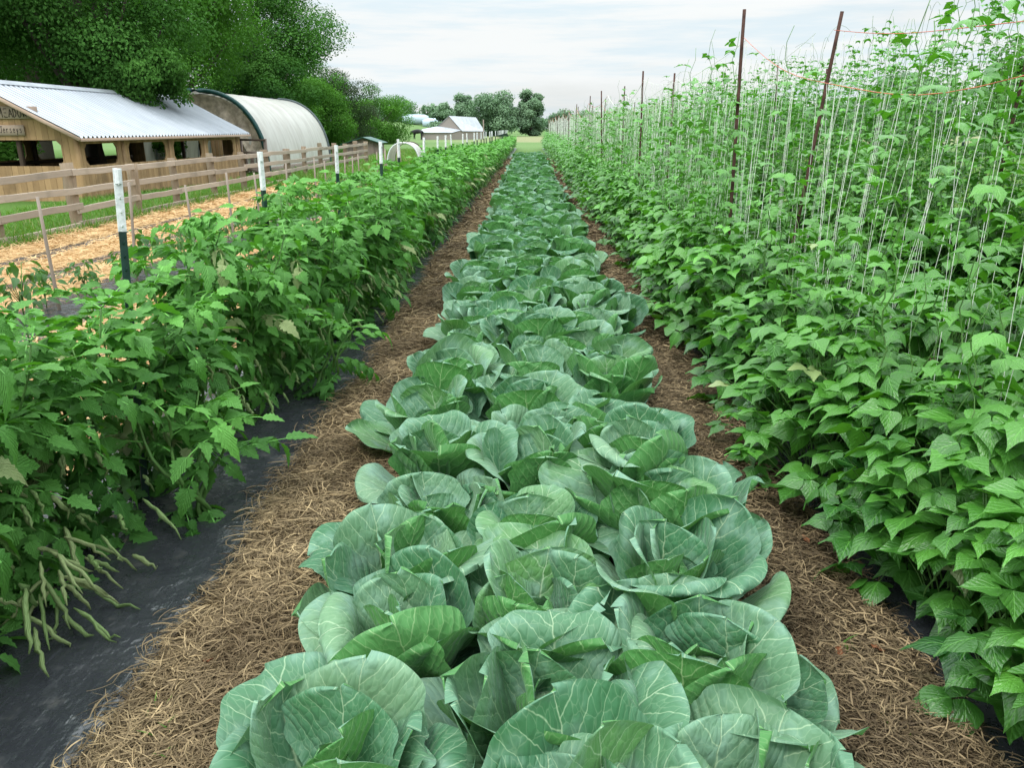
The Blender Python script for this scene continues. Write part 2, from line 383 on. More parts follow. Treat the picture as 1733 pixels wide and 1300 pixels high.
strip('tan_straw_path',-7.6,-6.58,3,24,zt,m_tanbed,.12,.05,label='tan straw path along the foot of the wooden fence')

# ------------------------------------------------------------------ loose straw
def straw(n,x0,x1,y0,y1,zf,L,W,edge,wy=5.,uni=False):
    r=rng.random(n)
    y=np.where(rng.random(n)<.62,1/(1/y0-r*(1/y0-1/y1)),y0*(y1/y0)**r)
    u=rng.random(n); x=x0+(x1-x0)*u+rng.normal(0,edge,n)
    x+=.04*(np.sin(y*2.1+x0*3)+.7*np.sin(y*5.3))*np.where(u>.5,0,1)
    uu=np.clip((x-x0)/(x1-x0),0,1)
    sc=np.maximum(1,y/wy)
    z0=zf(x,y,uu)+rng.random(n)**2*.045+.004
    ln=L*(.35+rng.random(n)*1.1)*np.minimum(sc,2.5); wd=W*(.5+rng.random(n)*.9)*sc
    h=rng.random(n)*2*pi; k=rng.normal(0,1.1,n); pit=rng.normal(0,.16,n)
    t=np.linspace(-.5,.5,5); N=5
    ang=h[:,None]+k[:,None]*t[None]
    dx=np.cos(ang); dy=np.sin(ang)
    px=x[:,None]+ln[:,None]*(np.cumsum(dx,1)-dx.sum(1,keepdims=True)/2)/N
    py=y[:,None]+ln[:,None]*(np.cumsum(dy,1)-dy.sum(1,keepdims=True)/2)/N
    pz=z0[:,None]+ln[:,None]*pit[:,None]*t[None]-ln[:,None]*.5*np.abs(rng.normal(0,.35,n))[:,None]*t[None]**2
    pz=np.maximum(pz,zf(px,py,np.clip((px-x0)/(x1-x0),0,1))+.002)
    roll=rng.normal(0,.7,n)[:,None]
    wx=-dy*np.cos(roll)*wd[:,None]/2; wyv=dx*np.cos(roll)*wd[:,None]/2; wz=np.sin(roll)*wd[:,None]/2*np.ones_like(px)
    taper=np.array([.6,1,1,.9,.4])
    A=np.stack([px+wx*taper,py+wyv*taper,pz+wz*taper],-1); B=np.stack([px-wx*taper,py-wyv*taper,pz-wz*taper],-1)
    V=np.stack([A,B],2).reshape(n,-1,3)
    base=np.array([[2*i,2*i+1,2*i+3,2*i+2] for i in range(N-1)])
    Q=(base[None]+(np.arange(n)*2*N)[:,None,None]).reshape(-1,4)
    c=cols(n,np.clip(rng.beta(.9,1.6,n)+(z0-zf(x,y,uu)-.02)*6,0,1))
    b=Buf(); b.add(V.reshape(-1,3),Q,None,None,np.repeat(c,2*N,0)); return b
def stuff(name,b,m,label,smooth=True): return tag(link(name,b.mesh(name,m,smooth)),label,kind='stuff')
stuff('straw',straw(115000,-1.17,-.45,.9,ROW,zst,.125,.0032,.04),m_straw,'loose brown straw strewn between tomatoes and cabbages')
stuff('straw',straw(105000,.5,1.26,.9,ROW,zst,.07,.0034,.03),m_dkstraw,'loose brown straw strewn between cabbages and beans')
stuff('straw',straw(26000,2.4,3.05,1.5,ROW*.6,zst,.09,.0036,.05),m_straw,'loose brown straw strewn between the two bean rows')
for (x0,x1) in ((-3.95,-2.25),(-5.42,-4.72),(-6.42,-5.58),(-7.6,-6.58)):
    stuff('tan_straw',straw(int(16000*(x1-x0)),x0,x1,3.5,24,zt,.13,.006,.09,8.),m_tanstraw,'loose tan straw heaped near the fence')

# ------------------------------------------------------------------ cabbages
def cab_leaf(b,az,L,W,a0,a1,r0,z0,cup,ruf,seed,nv=24,nu=19,rnd=.5,curl=0.,asym=0.,off=(0,0),yaw=0.):
    R=np.random.default_rng(seed)
    v=1-(1-np.linspace(0,1,nv)**.95)**1.7
    u=np.linspace(-1,1,nu); u=np.sign(u)*np.abs(u)**.85
    ang=a0+(a1-a0)*v**1.1-curl*np.clip((v-.6)/.4,0,1)**2
    d=np.gradient(v)*L; x=np.cumsum(np.cos(ang)*d); z=np.cumsum(np.sin(ang)*d)
    x=r0+x-x[0]; z=z0+z-z[0]
    lo=.16+.84*np.sin(np.clip(v/.58,0,1)*pi/2)**1.25; hi=np.sqrt(np.clip(1-((np.maximum(v,.58)-.58)/.4201)**2.15,0,1))
    w=W*np.where(v<.58,lo,hi)
    w=w*(1+.05*np.sin(v*21+seed))
    c=cup*(1-.25*v); ph=c[:,None]*u[None]
    lat=w[:,None]*np.sin(ph)/c[:,None]; up=w[:,None]*(1-np.cos(ph))/c[:,None]
    rim=np.maximum(np.abs(u)[None]**3,(np.clip((v-.62)/.38,0,1)**2.5)[:,None]*(1-.3*np.abs(u)[None]))
    f1=R.uniform(6,10); p1=R.uniform(0,6.3); p2=R.uniform(0,6.3)
    wave=np.sin(f1*v[:,None]+np.sign(u)[None]*p1+2.2*np.abs(u)[None])+.6*np.sin(1.9*f1*v[:,None]+p2+5*u[None])
    up=up+ruf*L*rim*wave*.5 - rim*L*R.uniform(.0,.05)
    low=.045*L*np.sin(3.*v[:,None]*R.uniform(.7,1.4)+p2)*np.sin(2.2*u[None]+p1)
    up=up+low+asym*u[None]*w[:,None]*v[:,None]
    rx,ry=cos(az),sin(az); tx,ty=-ry,rx
    nx=-np.sin(ang)[:,None]; nz=np.cos(ang)[:,None]
    rr=x[:,None]+up*nx; zz=z[:,None]+up*nz
    side=R.normal(0,.10)*L*(v**2)[:,None]; l2=lat+side
    rr,l2=r0+(rr-r0)*cos(yaw)-l2*sin(yaw),(rr-r0)*sin(yaw)+l2*cos(yaw)
    V=np.stack([off[0]+rr*rx+l2*tx,off[1]+rr*ry+l2*ty,np.maximum(zz,.035+.01*R.random())],-1)
    a=grid_faces(nv,nu)[:,[0,3,2,1]]
    uv=np.stack([(u[None]*w[:,None]/W),np.repeat(v[:,None],nu,1)],-1)
    b.add(V.reshape(-1,3),a,None,uv.reshape(-1,2),np.array([rnd,0,0,1.]))

def cab_mesh(i):
    R=random.Random(100+i)
    fol=Buf(); hd=Buf(); az=R.random()*6.28
    n=R.choice([14,15,16])
    for k in range(n):
        t=k/(n-1); az+=2.399+R.uniform(-.6,.6)
        L=(.47-.17*t)*R.uniform(.84,1.12); W=(.245-.085*t)*R.uniform(.85,1.15)
        a0=rad(30+36*t+R.uniform(-14,16)); a1=rad(70+20*t+R.uniform(-26,22))
        if k<2: a0*=.6; a1=rad(R.uniform(5,55))
        cab_leaf(fol,az,L,W,a0,a1,.045-.01*t,.05+.08*t,R.uniform(.15,.75),R.uniform(.025,.06),i*100+k,rnd=R.random(),
                 curl=R.choice([0,0,0,.5,.9,2.4]) if t<.8 else 0,asym=R.uniform(-.12,.12),off=(R.gauss(0,.045),R.gauss(0,.045)),yaw=R.uniform(-.6,.6))
    for k in range(3):
        az+=2.399; cab_leaf(hd,az,.23,.12,rad(60),rad(118+6*k),.05,.10+.006*k,1.2,.02,i*100+50+k,12,11,rnd=.3+.6*R.random())
    nv,nu=10,14
    th=np.linspace(.05,pi-.4,nv); ph=np.linspace(0,2*pi,nu)
    T,Pq=np.meshgrid(th,ph,indexing='ij')
    V=np.stack([.085*np.sin(T)*np.cos(Pq),.085*np.sin(T)*np.sin(Pq),.19+.085*np.cos(T)],-1)
    hd.add(V.reshape(-1,3),grid_faces(nv,nu)[:,[0,3,2,1]],None,np.stack([(Pq/pi-1),T/pi],-1).reshape(-1,2),np.array([.6,0,0,1.]))
    return fol.mesh('cabbage_foliage',m_cab),hd.mesh('cabbage_head',m_head)
CAB=[cab_mesh(i) for i in range(12)]
ordn=['first','second','third','fourth','fifth','sixth','seventh','eighth','ninth','tenth','eleventh','twelfth','thirteenth','fourteenth','fifteenth','sixteenth','seventeenth','eighteenth','nineteenth','twentieth']
for line,(x0,yoff,near) in enumerate(((-.38,1.38,'line on the tomato side'),(.04,1.16,'middle line'),(.47,1.34,'line on the bean side'))):
    k=0; y=yoff
    while y<ROW:
        if k<14: lab=f'blue-green cabbage, {ordn[k]} from the near end of the {near}'
        else: lab=f'distant cabbage past the fourteenth in the {near}'
        t=thing('cabbage_plant',lab,'cabbage',(x0+random.gauss(0,.05),y+random.gauss(0,.05),.015),random.random()*6.28,'cabbages in the packed bed')
        s=random.uniform(.78,1.0); t.scale=(s,s,s*random.uniform(.92,1.12))
        f,h=CAB[(k*5+line*4+random.randrange(5))%12]
        link('foliage',f,t); link('head',h,t)
        y+=.44; k+=1

# ------------------------------------------------------------------ leaf templates
def leaflet(ws,vs,nx=5,droop=.35,fold=.2,curl=0.,edge=0.,ph=0.):
    vs=np.array(vs); ws=np.array(ws); u=np.linspace(-1,1,nx)
    x=ws[:,None]*u[None]; y=np.repeat(vs[:,None],nx,1)
    z=-droop*vs[:,None]**2+fold*np.abs(x)-curl*x*x+edge*np.sin(vs[:,None]*16+ph)*np.abs(u)[None]**2*np.sign(u)[None]
    yy=y*(1-.18*droop*y)
    return np.stack([x,yy,z],-1).reshape(-1,3),grid_faces(len(vs),nx),np.stack([x/ws.max(),y],-1).reshape(-1,2)
def xf(V,ang,off,s=1.,tilt=0.):
    c,sn=cos(ang),sin(ang); V=V*s
    y=V[:,1]*cos(tilt)-V[:,2]*sin(tilt); z=V[:,1]*sin(tilt)+V[:,2]*cos(tilt)
    return np.stack([V[:,0]*c+y*sn,-V[:,0]*sn+y*c,z],-1)+np.array(off)
def merge(parts):
    V=[];Q=[];U=[];n=0
    for v,q,u in parts: V.append(v);Q.append(q+n);U.append(u);n+=len(v)
    return np.concatenate(V),np.concatenate(Q),np.concatenate(U)
bv=[0,.07,.2,.36,.54,.74,.90,1]; bw=[.05,.27,.41,.40,.275,.125,.035,.003]
def trifol(dr,fo,cu,e,lo=False):
    if lo: L=leaflet([.1,.40,.22,.01],[0,.3,.7,1],3,dr,fo,cu)
    else: L=leaflet(bw,bv,5,dr,fo,cu,e,random.random()*6)
    V,q,u=L
    return merge([(xf(V,0,(0,.28,0)),q,u),(xf(V,1.35,(.03,.02,0),.95,-.15),q,u),(xf(V,-1.35,(-.03,.02,0),.95,-.15),q,u)])
TRI=[trifol(.25,.22,.3,.02),trifol(.42,.1,.6,.03),trifol(.12,.34,.1,.03),trifol(.62,.0,.5,.02)]
TRILO=trifol(.4,.15,.2,0,True)

def bean_points(n,rx,ry,h,top_bias=.6):
    a=rng.random(n)*2*pi; r=np.sqrt(rng.random(n))*.75+.3*rng.random(n)
    z=h*(.1+.9*rng.random(n)**top_bias)
    env=np.sqrt(np.clip(1-((z/h-.42)/.66)**2,0.08,1))
    x=np.cos(a)*r*rx*env; y=np.sin(a)*r*ry*env
    return np.stack([x,y,z],-1),np.stack([np.cos(a),np.sin(a),np.zeros(n)],-1),r
def bean_mesh(i,tall,bushn=84,lo=False):
    b=Buf(); s=Buf()
    H=.80+.14*random.random()
    P,out,r=bean_points(bushn,.42,.30,H*random.uniform(.80,1.10))
    if tall:
        nv=3
        for k in range(nv):
            top=random.uniform(1.75,2.45) if tall==2 else (random.uniform(1.5,2.2) if i>3 else random.uniform(.95,1.45))
            n=int((top-.5)*(30 if tall==2 else 14)); zz=np.linspace(.55,top,n)+rng.normal(0,.03,n)
            ph=rng.random()*6; bx,by=rng.normal(0,.07,2)
            a=zz*9+ph+rng.normal(0,.9,n); rr=rng.uniform(.05,.20,n)*(1.15-.35*zz/2.3)
            P=np.concatenate([P,np.stack([bx+rr*np.cos(a),by+rr*np.sin(a),zz],-1)])
            out=np.concatenate([out,np.stack([np.cos(a),np.sin(a),0*a],-1)]); r=np.concatenate([r,np.full(n,.6)])
            zt_=np.linspace(.1,top+.12,26)
            tube(s,np.stack([bx+.018*np.cos(zt_*22+ph),by+.018*np.sin(zt_*22+ph),zt_],-1),np.linspace(.004,.0015,26),4)
            if tall==2 and random.random()<.35:
                zz2=np.linspace(0,1,8); dirx=rng.normal(0,.22); diry=rng.normal(0,.22)
                tube(s,np.stack([bx+dirx*zz2**1.5,by+diry*zz2**1.5,top+.1+.25*np.sin(zz2*2.2)],-1),.0015,4)
    n=len(P)
    F=unit(out+rng.normal(0,.55,(n,3))*[1,1,.25]+[0,0,-.05]); N=unit(rng.normal(0,.26,(n,3))+out*.20+[0,0,1.])
    hz=P[:,2]
    size=rng.uniform(.065,.138,n)*np.where(hz>.95,.72,1.)*np.clip(1.12-.2*hz,.7,1.1)
    c=cols(n,np.clip(.62*rng.random(n)+.58*np.clip(hz,0,1)**1.5-.16,0,1),(rng.random(n)<.004)*.7,(rng.random(n)<.10)*rng.random(n)*.8)  # leaf colour darkens downward, painting in shade low in the plant
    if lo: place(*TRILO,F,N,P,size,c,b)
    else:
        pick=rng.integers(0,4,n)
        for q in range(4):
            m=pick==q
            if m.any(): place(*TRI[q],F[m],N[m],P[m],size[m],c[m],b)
        for k in range(min(n,80)):
            p=P[k]; root=np.array([p[0]*.25,p[1]*.25,max(.02,p[2]-.22-.1*random.random())])
            t=np.linspace(0,1,4)[:,None]; q=root*(1-t)+p*t+np.array([0,0,.04])*np.sin(t*pi)
            tube(s,q,[.0032,.0026,.002,.0016],4,cap=False)
        for k in range(5):
            a=random.random()*6.28
            q=np.stack([np.linspace(.02,.16*cos(a),6),np.linspace(.02,.16*sin(a),6),np.linspace(0,H*.8,6)],-1); tube(s,q,np.linspace(.006,.003,6),5)
    return b,s
BUSH=[bean_mesh(i,1 if i>0 else 0) for i in range(8)]
TALL=[bean_mesh(i,2,60) for i in range(5)]
BUSHm=[(b.mesh('bean_foliage',m_bean),s.mesh('bean_stems',m_stem)) for b,s in BUSH]
TALLm=[(b.mesh('bean_foliage',m_bean),s.mesh('bean_stems',m_stem)) for b,s in TALL]
LINES=[(1.42,'first bean line from cabbages','inner',BUSHm,24.),(2.08,'second bean line from cabbages','outer',BUSHm,22.),(3.42,'third bean line from cabbages','far',TALLm,21.),(3.95,'fourth bean line from cabbages','farout',TALLm,17.)]
lob=Buf()
for li,(x0,desc,_,pool,ymax) in enumerate(LINES):
    y=[.75,1.0,1.5,2.4][li]; k=0
    while y<FARROW:
        xx=x0+random.gauss(0,.05)
        if y<ymax:
            lab=(f'leafy bean plant, {ordn[k]} from the near end of the {desc}' if k<12 else f'leafy bean plant past the twelfth in the {desc}')
            t=thing('bean_plant',lab,'bean plant',(xx,y,.02),random.random()*6.28,'bean plants on the string trellis')
            s=random.uniform(.9,1.12); t.scale=(s,s,random.uniform(.92,1.08))
            f,st=pool[random.randrange(len(pool))]; link('foliage',f,t); link('stem',st,t)
            y+=.31
        else:
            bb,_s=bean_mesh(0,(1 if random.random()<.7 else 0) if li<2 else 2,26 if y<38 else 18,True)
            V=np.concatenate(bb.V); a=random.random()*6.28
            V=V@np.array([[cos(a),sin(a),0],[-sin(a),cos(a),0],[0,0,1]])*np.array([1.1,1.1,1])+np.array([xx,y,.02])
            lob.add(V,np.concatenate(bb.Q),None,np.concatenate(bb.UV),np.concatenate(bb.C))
            y+=.40
        k+=1
stuff('bean_foliage',lob,m_bean,'dense bean foliage filling the distant end of the trellised beds')

# ------------------------------------------------------------------ tomatoes
tv=np.array([0,.06,.13,.2,.28,.36,.44,.53,.62,.72,.82,.91,1]); tw=np.array([.02,.18,.28,.21,.36,.26,.34,.20,.26,.13,.14,.06,.004])
def tomleaf(dr,sag,nl=3,sd=0):
    R=random.Random(sd); parts=[]
    def one(ang,off,s,tilt):
        V,q,u=leaflet(tw*R.uniform(.85,1.1),tv,3,dr*R.uniform(.7,1.5),R.uniform(.1,.45),R.uniform(0,.6)); parts.append((xf(V,ang,off,s,tilt),q,u))
    curve=lambda y:(0,y*(1-.25*sag*y),-sag*y*y)
    for i in range(nl):
        y=.26+.24*i
        for sg in (1,-1):
            one(sg*R.uniform(.85,1.2),curve(y+R.uniform(-.03,.03)),R.uniform(.30,.42)*(1-.10*i),R.uniform(-.7,0)-sag*y*.3)
            if R.random()<.6: one(sg*1.3,curve(y+.1),.13,R.uniform(-.6,0))
    one(R.uniform(-.2,.2),curve(.86),.46,-sag*1.3)
    rp=np.array([curve(t) for t in np.linspace(0,.95,7)]); rw=np.linspace(.018,.008,7)
    V=np.stack([rp+np.stack([-rw,0*rw,0*rw],-1),rp+np.stack([rw,0*rw,0*rw],-1)],1).reshape(-1,3)
    parts.append((V,grid_faces(7,2),np.zeros((14,2))))
    return merge(parts)
TOM=[tomleaf(.35,.25,3,1),tomleaf(.6,.55,3,2),tomleaf(.25,.1,2,3),tomleaf(.8,.8,3,4),tomleaf(.4,.4,2,5)]
def rolled(b,p,f,L,r,col):
    """a leaf rolled lengthwise into a drooping tube"""
    n=9; t=np.linspace(0,1,n); f=np.array(f,float)
    P=np.array(p)+np.outer(t*L,f*[1,1,.4])+np.outer(-L*(.55*t+.55*t*t)*.7,[0,0,1])
    P[:,2]=np.maximum(P[:,2],.045+.02*t)
    P+=rng.normal(0,.006,P.shape)*t[:,None]
    rr=r*np.array([.35,.8,1,.95,1.05,.85,.8,.5,.12])*(1+.12*rng.normal(0,1,n))
    tube(b,P,np.abs(rr)+.001,6,col)
def tom_mesh(i,H=1.08,n=165,rx=.40,side=0):
    b=Buf(); s=Buf(); tops=[]
    for k in range(5):
        a=random.random()*6.28; e=random.uniform(.10,.30)*(rx/.36); h=H*random.uniform(.78,1.08); t=np.linspace(0,1,9)
        P=np.stack([e*cos(a)*t+.03*np.sin(t*7+k),e*sin(a)*t+.03*np.cos(t*6+k),h*t],-1); tops.append(P)
        tube(s,P,np.linspace(.009,.003,9),6)
    pk=rng.integers(0,5,n); tt=rng.random(n)**.75*.92+.08
    S0=np.stack([tops[p][min(8,int(q*8.99))] for p,q in zip(pk,tt)])
    a=rng.random(n)*6.28; out=np.stack([np.cos(a),np.sin(a),0*a],-1)
    up=np.where(tt>.8,.75,.30)+rng.normal(0,.2,n)
    F=unit(out+np.stack([0*a,0*a,up],-1)); F[:,2]-=np.where(tt<.4,.6,0)
    N=unit(np.array([0,0,1.])+out*.25+rng.normal(0,.25,(n,3)))
    size=rng.uniform(.17,.28,n)*np.where(tt>.88,.65,1.)*(.75+.25*H)
    c=cols(n,np.clip(rng.random(n)*.45+.65*tt**1.4-.08,0,1),np.clip((rng.random(n)<.05*(1-tt)*2)*.8,0,1),np.where(tt>.85,.6*rng.random(n),0))  # lower leaves tinted darker, shade added through the colour
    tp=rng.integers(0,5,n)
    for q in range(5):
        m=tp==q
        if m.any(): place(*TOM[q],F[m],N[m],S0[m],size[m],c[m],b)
    for k in range(9 if H>.8 else 0):
        a=random.gauss(0,.75)
        p=(rx*random.uniform(.45,.95)*cos(a),rx*random.uniform(.4,.9)*sin(a)*1.2,random.uniform(.16,.55)*H)
        rolled(b,p,(.35*cos(a),.35*sin(a),0),random.uniform(.09,.16),random.uniform(.005,.009),tint(random.random(),random.uniform(.3,.7)))
    return b.mesh('tomato_foliage',m_tom),s.mesh('tomato_stems',m_stem)
TOMm=[tom_mesh(i,random.uniform(1.0,1.15)) for i in range(6)]
TOMs=[tom_mesh(20+i,.48,30,.24) for i in range(3)]
k=0; y=.95
while y<FARROW:
    lab=(f'staked tomato plant, {ordn[k]} from the near end of the long tomato row' if k<20 else 'bushy tomato plant in the distant stretch of the long tomato row')
    t=thing('tomato_plant',lab,'tomato plant',(-1.80+random.gauss(0,.05)+.20*min(1,max(0,(y-3)/3.5)),y,.02),random.gauss(0,.25),'tomato plants along the T-post row')
    t.scale=(random.uniform(.95,1.1)*(1+.25*min(1,max(0,(y-3)/4))),random.uniform(.95,1.1),random.uniform(.82,1.08)*(1.10 if y<1.9 else .90 if y<3.4 else 1.03 if y<11 else max(.80,1.03-.010*(y-11))))
    f,s=TOMm[random.randrange(6)]; link('foliage',f,t); link('stem',s,t)
    y+=.46 if y<8 else .5; k+=1
for i,(x,y,lab) in enumerate(((-1.42,3.0,'small low tomato plant spreading onto bare black plastic'),(-1.30,4.6,'small tomato plant leaning over the brown straw path'),(-1.5,1.0,'small tomato shoot at the near corner of the plastic'))):
    t=thing('tomato_plant',lab,'tomato plant',(x,y,.03),random.random()*6,'small side tomato plants')
    f,s=TOMs[i]; link('foliage',f,t); link('stem',s,t)
    t.scale=(.6,.6,.6) if i==2 else (1.35,1.35,1.2)
for x,y,z,lab in ((-2.28,1.62,.88,'tomato plant at the outer edge of the frame behind the first staked ones'),(-2.30,2.15,.84,'tomato plant leaning away from the row just before the first T-post'),(-2.22,2.75,.74,'low tomato plant on the pepper side of the first T-post')):
    t=thing('tomato_plant',lab,'tomato plant',(x,y,.02),random.random()*6,'tomato plants along the T-post row'); t.scale=(1,1,z)
    f,s=TOMm[random.randrange(6)]; link('foliage',f,t); link('stem',s,t)
# the heap of rolled leaves hanging from the nearest plant
b=Buf()
for q in range(38):
    a=random.gauss(-.25,1.0); rr=random.uniform(.0,.16)
    rolled(b,(-1.62+rr*cos(a),2.18+random.gauss(0,.17),random.uniform(.10,.36)),(cos(a),sin(a)-.25,0),random.uniform(.09,.17),random.uniform(.005,.009),tint(random.random(),random.uniform(.45,.9)))
stuff('wilted_leaves',b,m_tom,'pale rolled leaves hanging over black plastic at the tomato row')

# ------------------------------------------------------------------ pepper plants behind the tomatoes
def pep_mesh():
    b=Buf(); s=Buf(); n=46
    V,q,u=leaflet([.03,.2,.28,.2,.08,.005],[0,.2,.42,.68,.88,1],3,.6,.2)
    a=rng.random(n)*6.28; z=.12+.34*rng.random(n)**.7; r=.05+.14*rng.random(n)
    P=np.stack([r*np.cos(a),r*np.sin(a),z],-1); out=np.stack([np.cos(a),np.sin(a),-.3+0*a],-1)
    place(V,q,u,unit(out+rng.normal(0,.3,(n,3))),unit(np.array([0,0,1.])+rng.normal(0,.3,(n,3))),P,rng.uniform(.07,.12,n),cols(n),b)
    tube(s,[(0,0,0),(.005,0,.12),(0,.01,.25)],.006,5)
    for k in range(8):
        p=P[k]; tube(s,[(0,0,.1+.1*random.random()),p*[.5,.5,1],p],.003,4)
    return b.mesh('pepper_foliage',m_pep),s.mesh('pepper_stems',m_stem)
PEP=[pep_mesh() for _ in range(3)]
k=0
for y in np.arange(4.8,22,.55):
    lab=f'young pepper plant, {ordn[k]} from the near end of its black plastic bed' if k<12 else 'young pepper plant far along its black plastic bed'
    t=thing('pepper_plant',lab,'pepper plant',(-4.42+random.gauss(0,.05),y,.04),random.random()*6,'young pepper plants')
    sc=random.uniform(.75,1.15); t.scale=(sc,)*3
    f,s=PEP[k%3]; link('foliage',f,t); link('stem',s,t); k+=1

# ------------------------------------------------------------------ T-posts
def tpost_meshes():
    b=Buf(); z0,z1,zw=-.3,1.50,1.26
    def tee(b,za,zb,grow=0.):
        n=6; zs=np.linspace(za,zb,n); g=grow
        prof=np.array([(-.018-g,-.004-g),(.018+g,-.004-g),(.018+g,.003+g),(.003+g,.004+g),(.003+g,.036+g),(-.003-g,.036+g),(-.003-g,.004+g),(-.018-g,.003+g)])
        V=np.stack([np.tile(prof[:,0],n),np.tile(prof[:,1],n),np.repeat(zs,8)],-1)
        i=np.arange(n-1)[:,None]*8; j=np.arange(8)[None]; k2=(j+1)%8
        Q=np.stack([i+j,i+k2,i+8+k2,i+8+j],-1).reshape(-1,4); e=(n-1)*8
        Q=np.concatenate([Q,np.array([[0,1,2,7],[7,2,3,6],[6,3,4,5]])+e])
        b.add(V,Q,None,None,tint())
    tee(b,z0,zw)
    for z in np.arange(.1,1.24,.055): tube(b,[(0,-.004,z),(0,-.013,z+.004),(.0,-.017,z+.012)],[.0045,.004,.002],5)
    w=Buf(); tee(w,zw-.01,z1,.0012)
    tube(w,[(0,.0,z1-.06),(0,.0,z1-.004)],[.017,.016],8)
    for z in np.arange(1.27,1.49,.055): tube(w,[(0,-.005,z),(0,-.014,z+.004),(0,-.018,z+.012)],[.0045,.004,.002],5)
    return b.mesh('post_shaft',m_tgreen,False),w.mesh('white_tip',m_twhite,False)
TP=tpost_meshes()
def tpost(x,y,lab,group,rz=None,dz=0.,lean=None):
    t=thing('t_post',lab,'fence post',(x,y,dz),random.gauss(0,.25)+pi/3 if rz is None else rz,group)
    t.rotation_euler[0]=random.gauss(0,.015) if lean is None else lean[0]; t.rotation_euler[1]=random.gauss(0,.02) if lean is None else lean[1]
    link('post_shaft',TP[0],t); link('white_tip',TP[1],t); t.scale=(.82,.82,1); return t
TY=[3.1,5.3,7.4,9.4,11.4,13.4]+[13.4+2.1*i for i in range(1,26)]
for k,y in enumerate(TY):
    lab=f'green steel T-post with white tip, {ordn[k]} from the near end of the tomato row' if k<12 else 'small distant white-tipped T-post past the twelfth in the tomato row'
    tpost(-1.72 if k==0 else -1.80+random.gauss(0,.02),y,lab,'T-posts in the tomato row',lean=(0.0,.065) if k==0 else None)
tpost(6.5,12.2,'white-tipped T-post seen through bean vines beyond both bean beds','T-post in the next field',dz=.2)
# twine woven between the posts
b=Buf()
for z in (.42,.72):
    for sx in (-1,1):
        pts=[]
        for a,c in zip(TY[:-1],TY[1:]):
            for t in np.linspace(0,1,6)[:-1]: pts.append((-1.80+sx*(.02+.10*sin(pi*t)),a+(c-a)*t,z-.02*sin(pi*t)+.01*random.random()))
        tube(b,pts,.0018,4)
tag(link('tomato_twine',b.mesh('tomato_twine',m_string)),'white twine strung between T-posts through the tomato foliage','twine')

# ------------------------------------------------------------------ stakes in the pepper bed
sb=Buf(); tube(sb,[(0,0,-.2),(.004,0,.3),(-.003,.002,.7),(0,0,1.06)],[.016,.016,.015,.014],8,tint())
stk=sb.mesh('stake',m_stake)
for k in range(16):
    o=link('wooden_stake',stk,None,(-4.2+random.gauss(0,.06),7.05+1.32*k+random.gauss(0,.1),0)); o.rotation_euler=(random.gauss(0,.02),random.gauss(-.01,.03),random.random()*6)
    tag(o,f'thin pale wooden stake, {ordn[k]} from the near end of the pepper bed' ,'stake','stakes in the pepper bed')
    o.scale[2]=random.uniform(.92,1.06)

# ------------------------------------------------------------------ bean poles and string trellis
def pole_mesh(h):
    b=Buf(); z=np.linspace(-.2,h,12); tube(b,np.stack([.006*np.sin(z*2),.005*np.cos(z*2.3),z],-1),np.linspace(.0145,.0125,12),8,tint()); return b.mesh('pole',m_pole)
PM=[pole_mesh(h) for h in (2.36,2.46,2.4)]
PY=[[.75,6.15,11.5,16.6,21.9,27.2,32.5,37.9,43.2,48.5,54,59.4,64.8],[.55,5.75,11.2,16.9,22.0,27.0,32.7,37.7,43.,48.4,54,59.4,64.8],[.9,6.05,11.3,16.5,21.8,27.1,32.4,37.8,43.2,48.6,54,59.4,64.8],[.7,5.9,11.2,16.7,22.,27.,32.5,37.6,43.1,48.4,54,59.4,64.8]]
LEAN={(1,1):.10,(2,1):.05,(0,1):-.012,(0,2):.0,(1,2):.02}
for li in range(4):
    for k,y in enumerate(PY[li]):
        if k==0 : continue
        x=[1.58,1.94,3.42,3.95][li]
        o=link('bean_pole',PM[(k+li)%3],None,(x+random.gauss(0,.02)-(.10 if (li,k)==(1,1) else 0),y,0))
        o.rotation_euler=(random.gauss(0,.02),LEAN.get((li,k),random.gauss(0,.03)),0)
        if (li,k)==(1,1): o.rotation_euler[0]=.02
        tag(o,(f'slender rust-brown pole, {ordn[k-1]} standing in the {LINES[li][1]}' if k<7 else f'slender brown pole near the distant end of the {LINES[li][1]}'),'bean pole','bean poles')
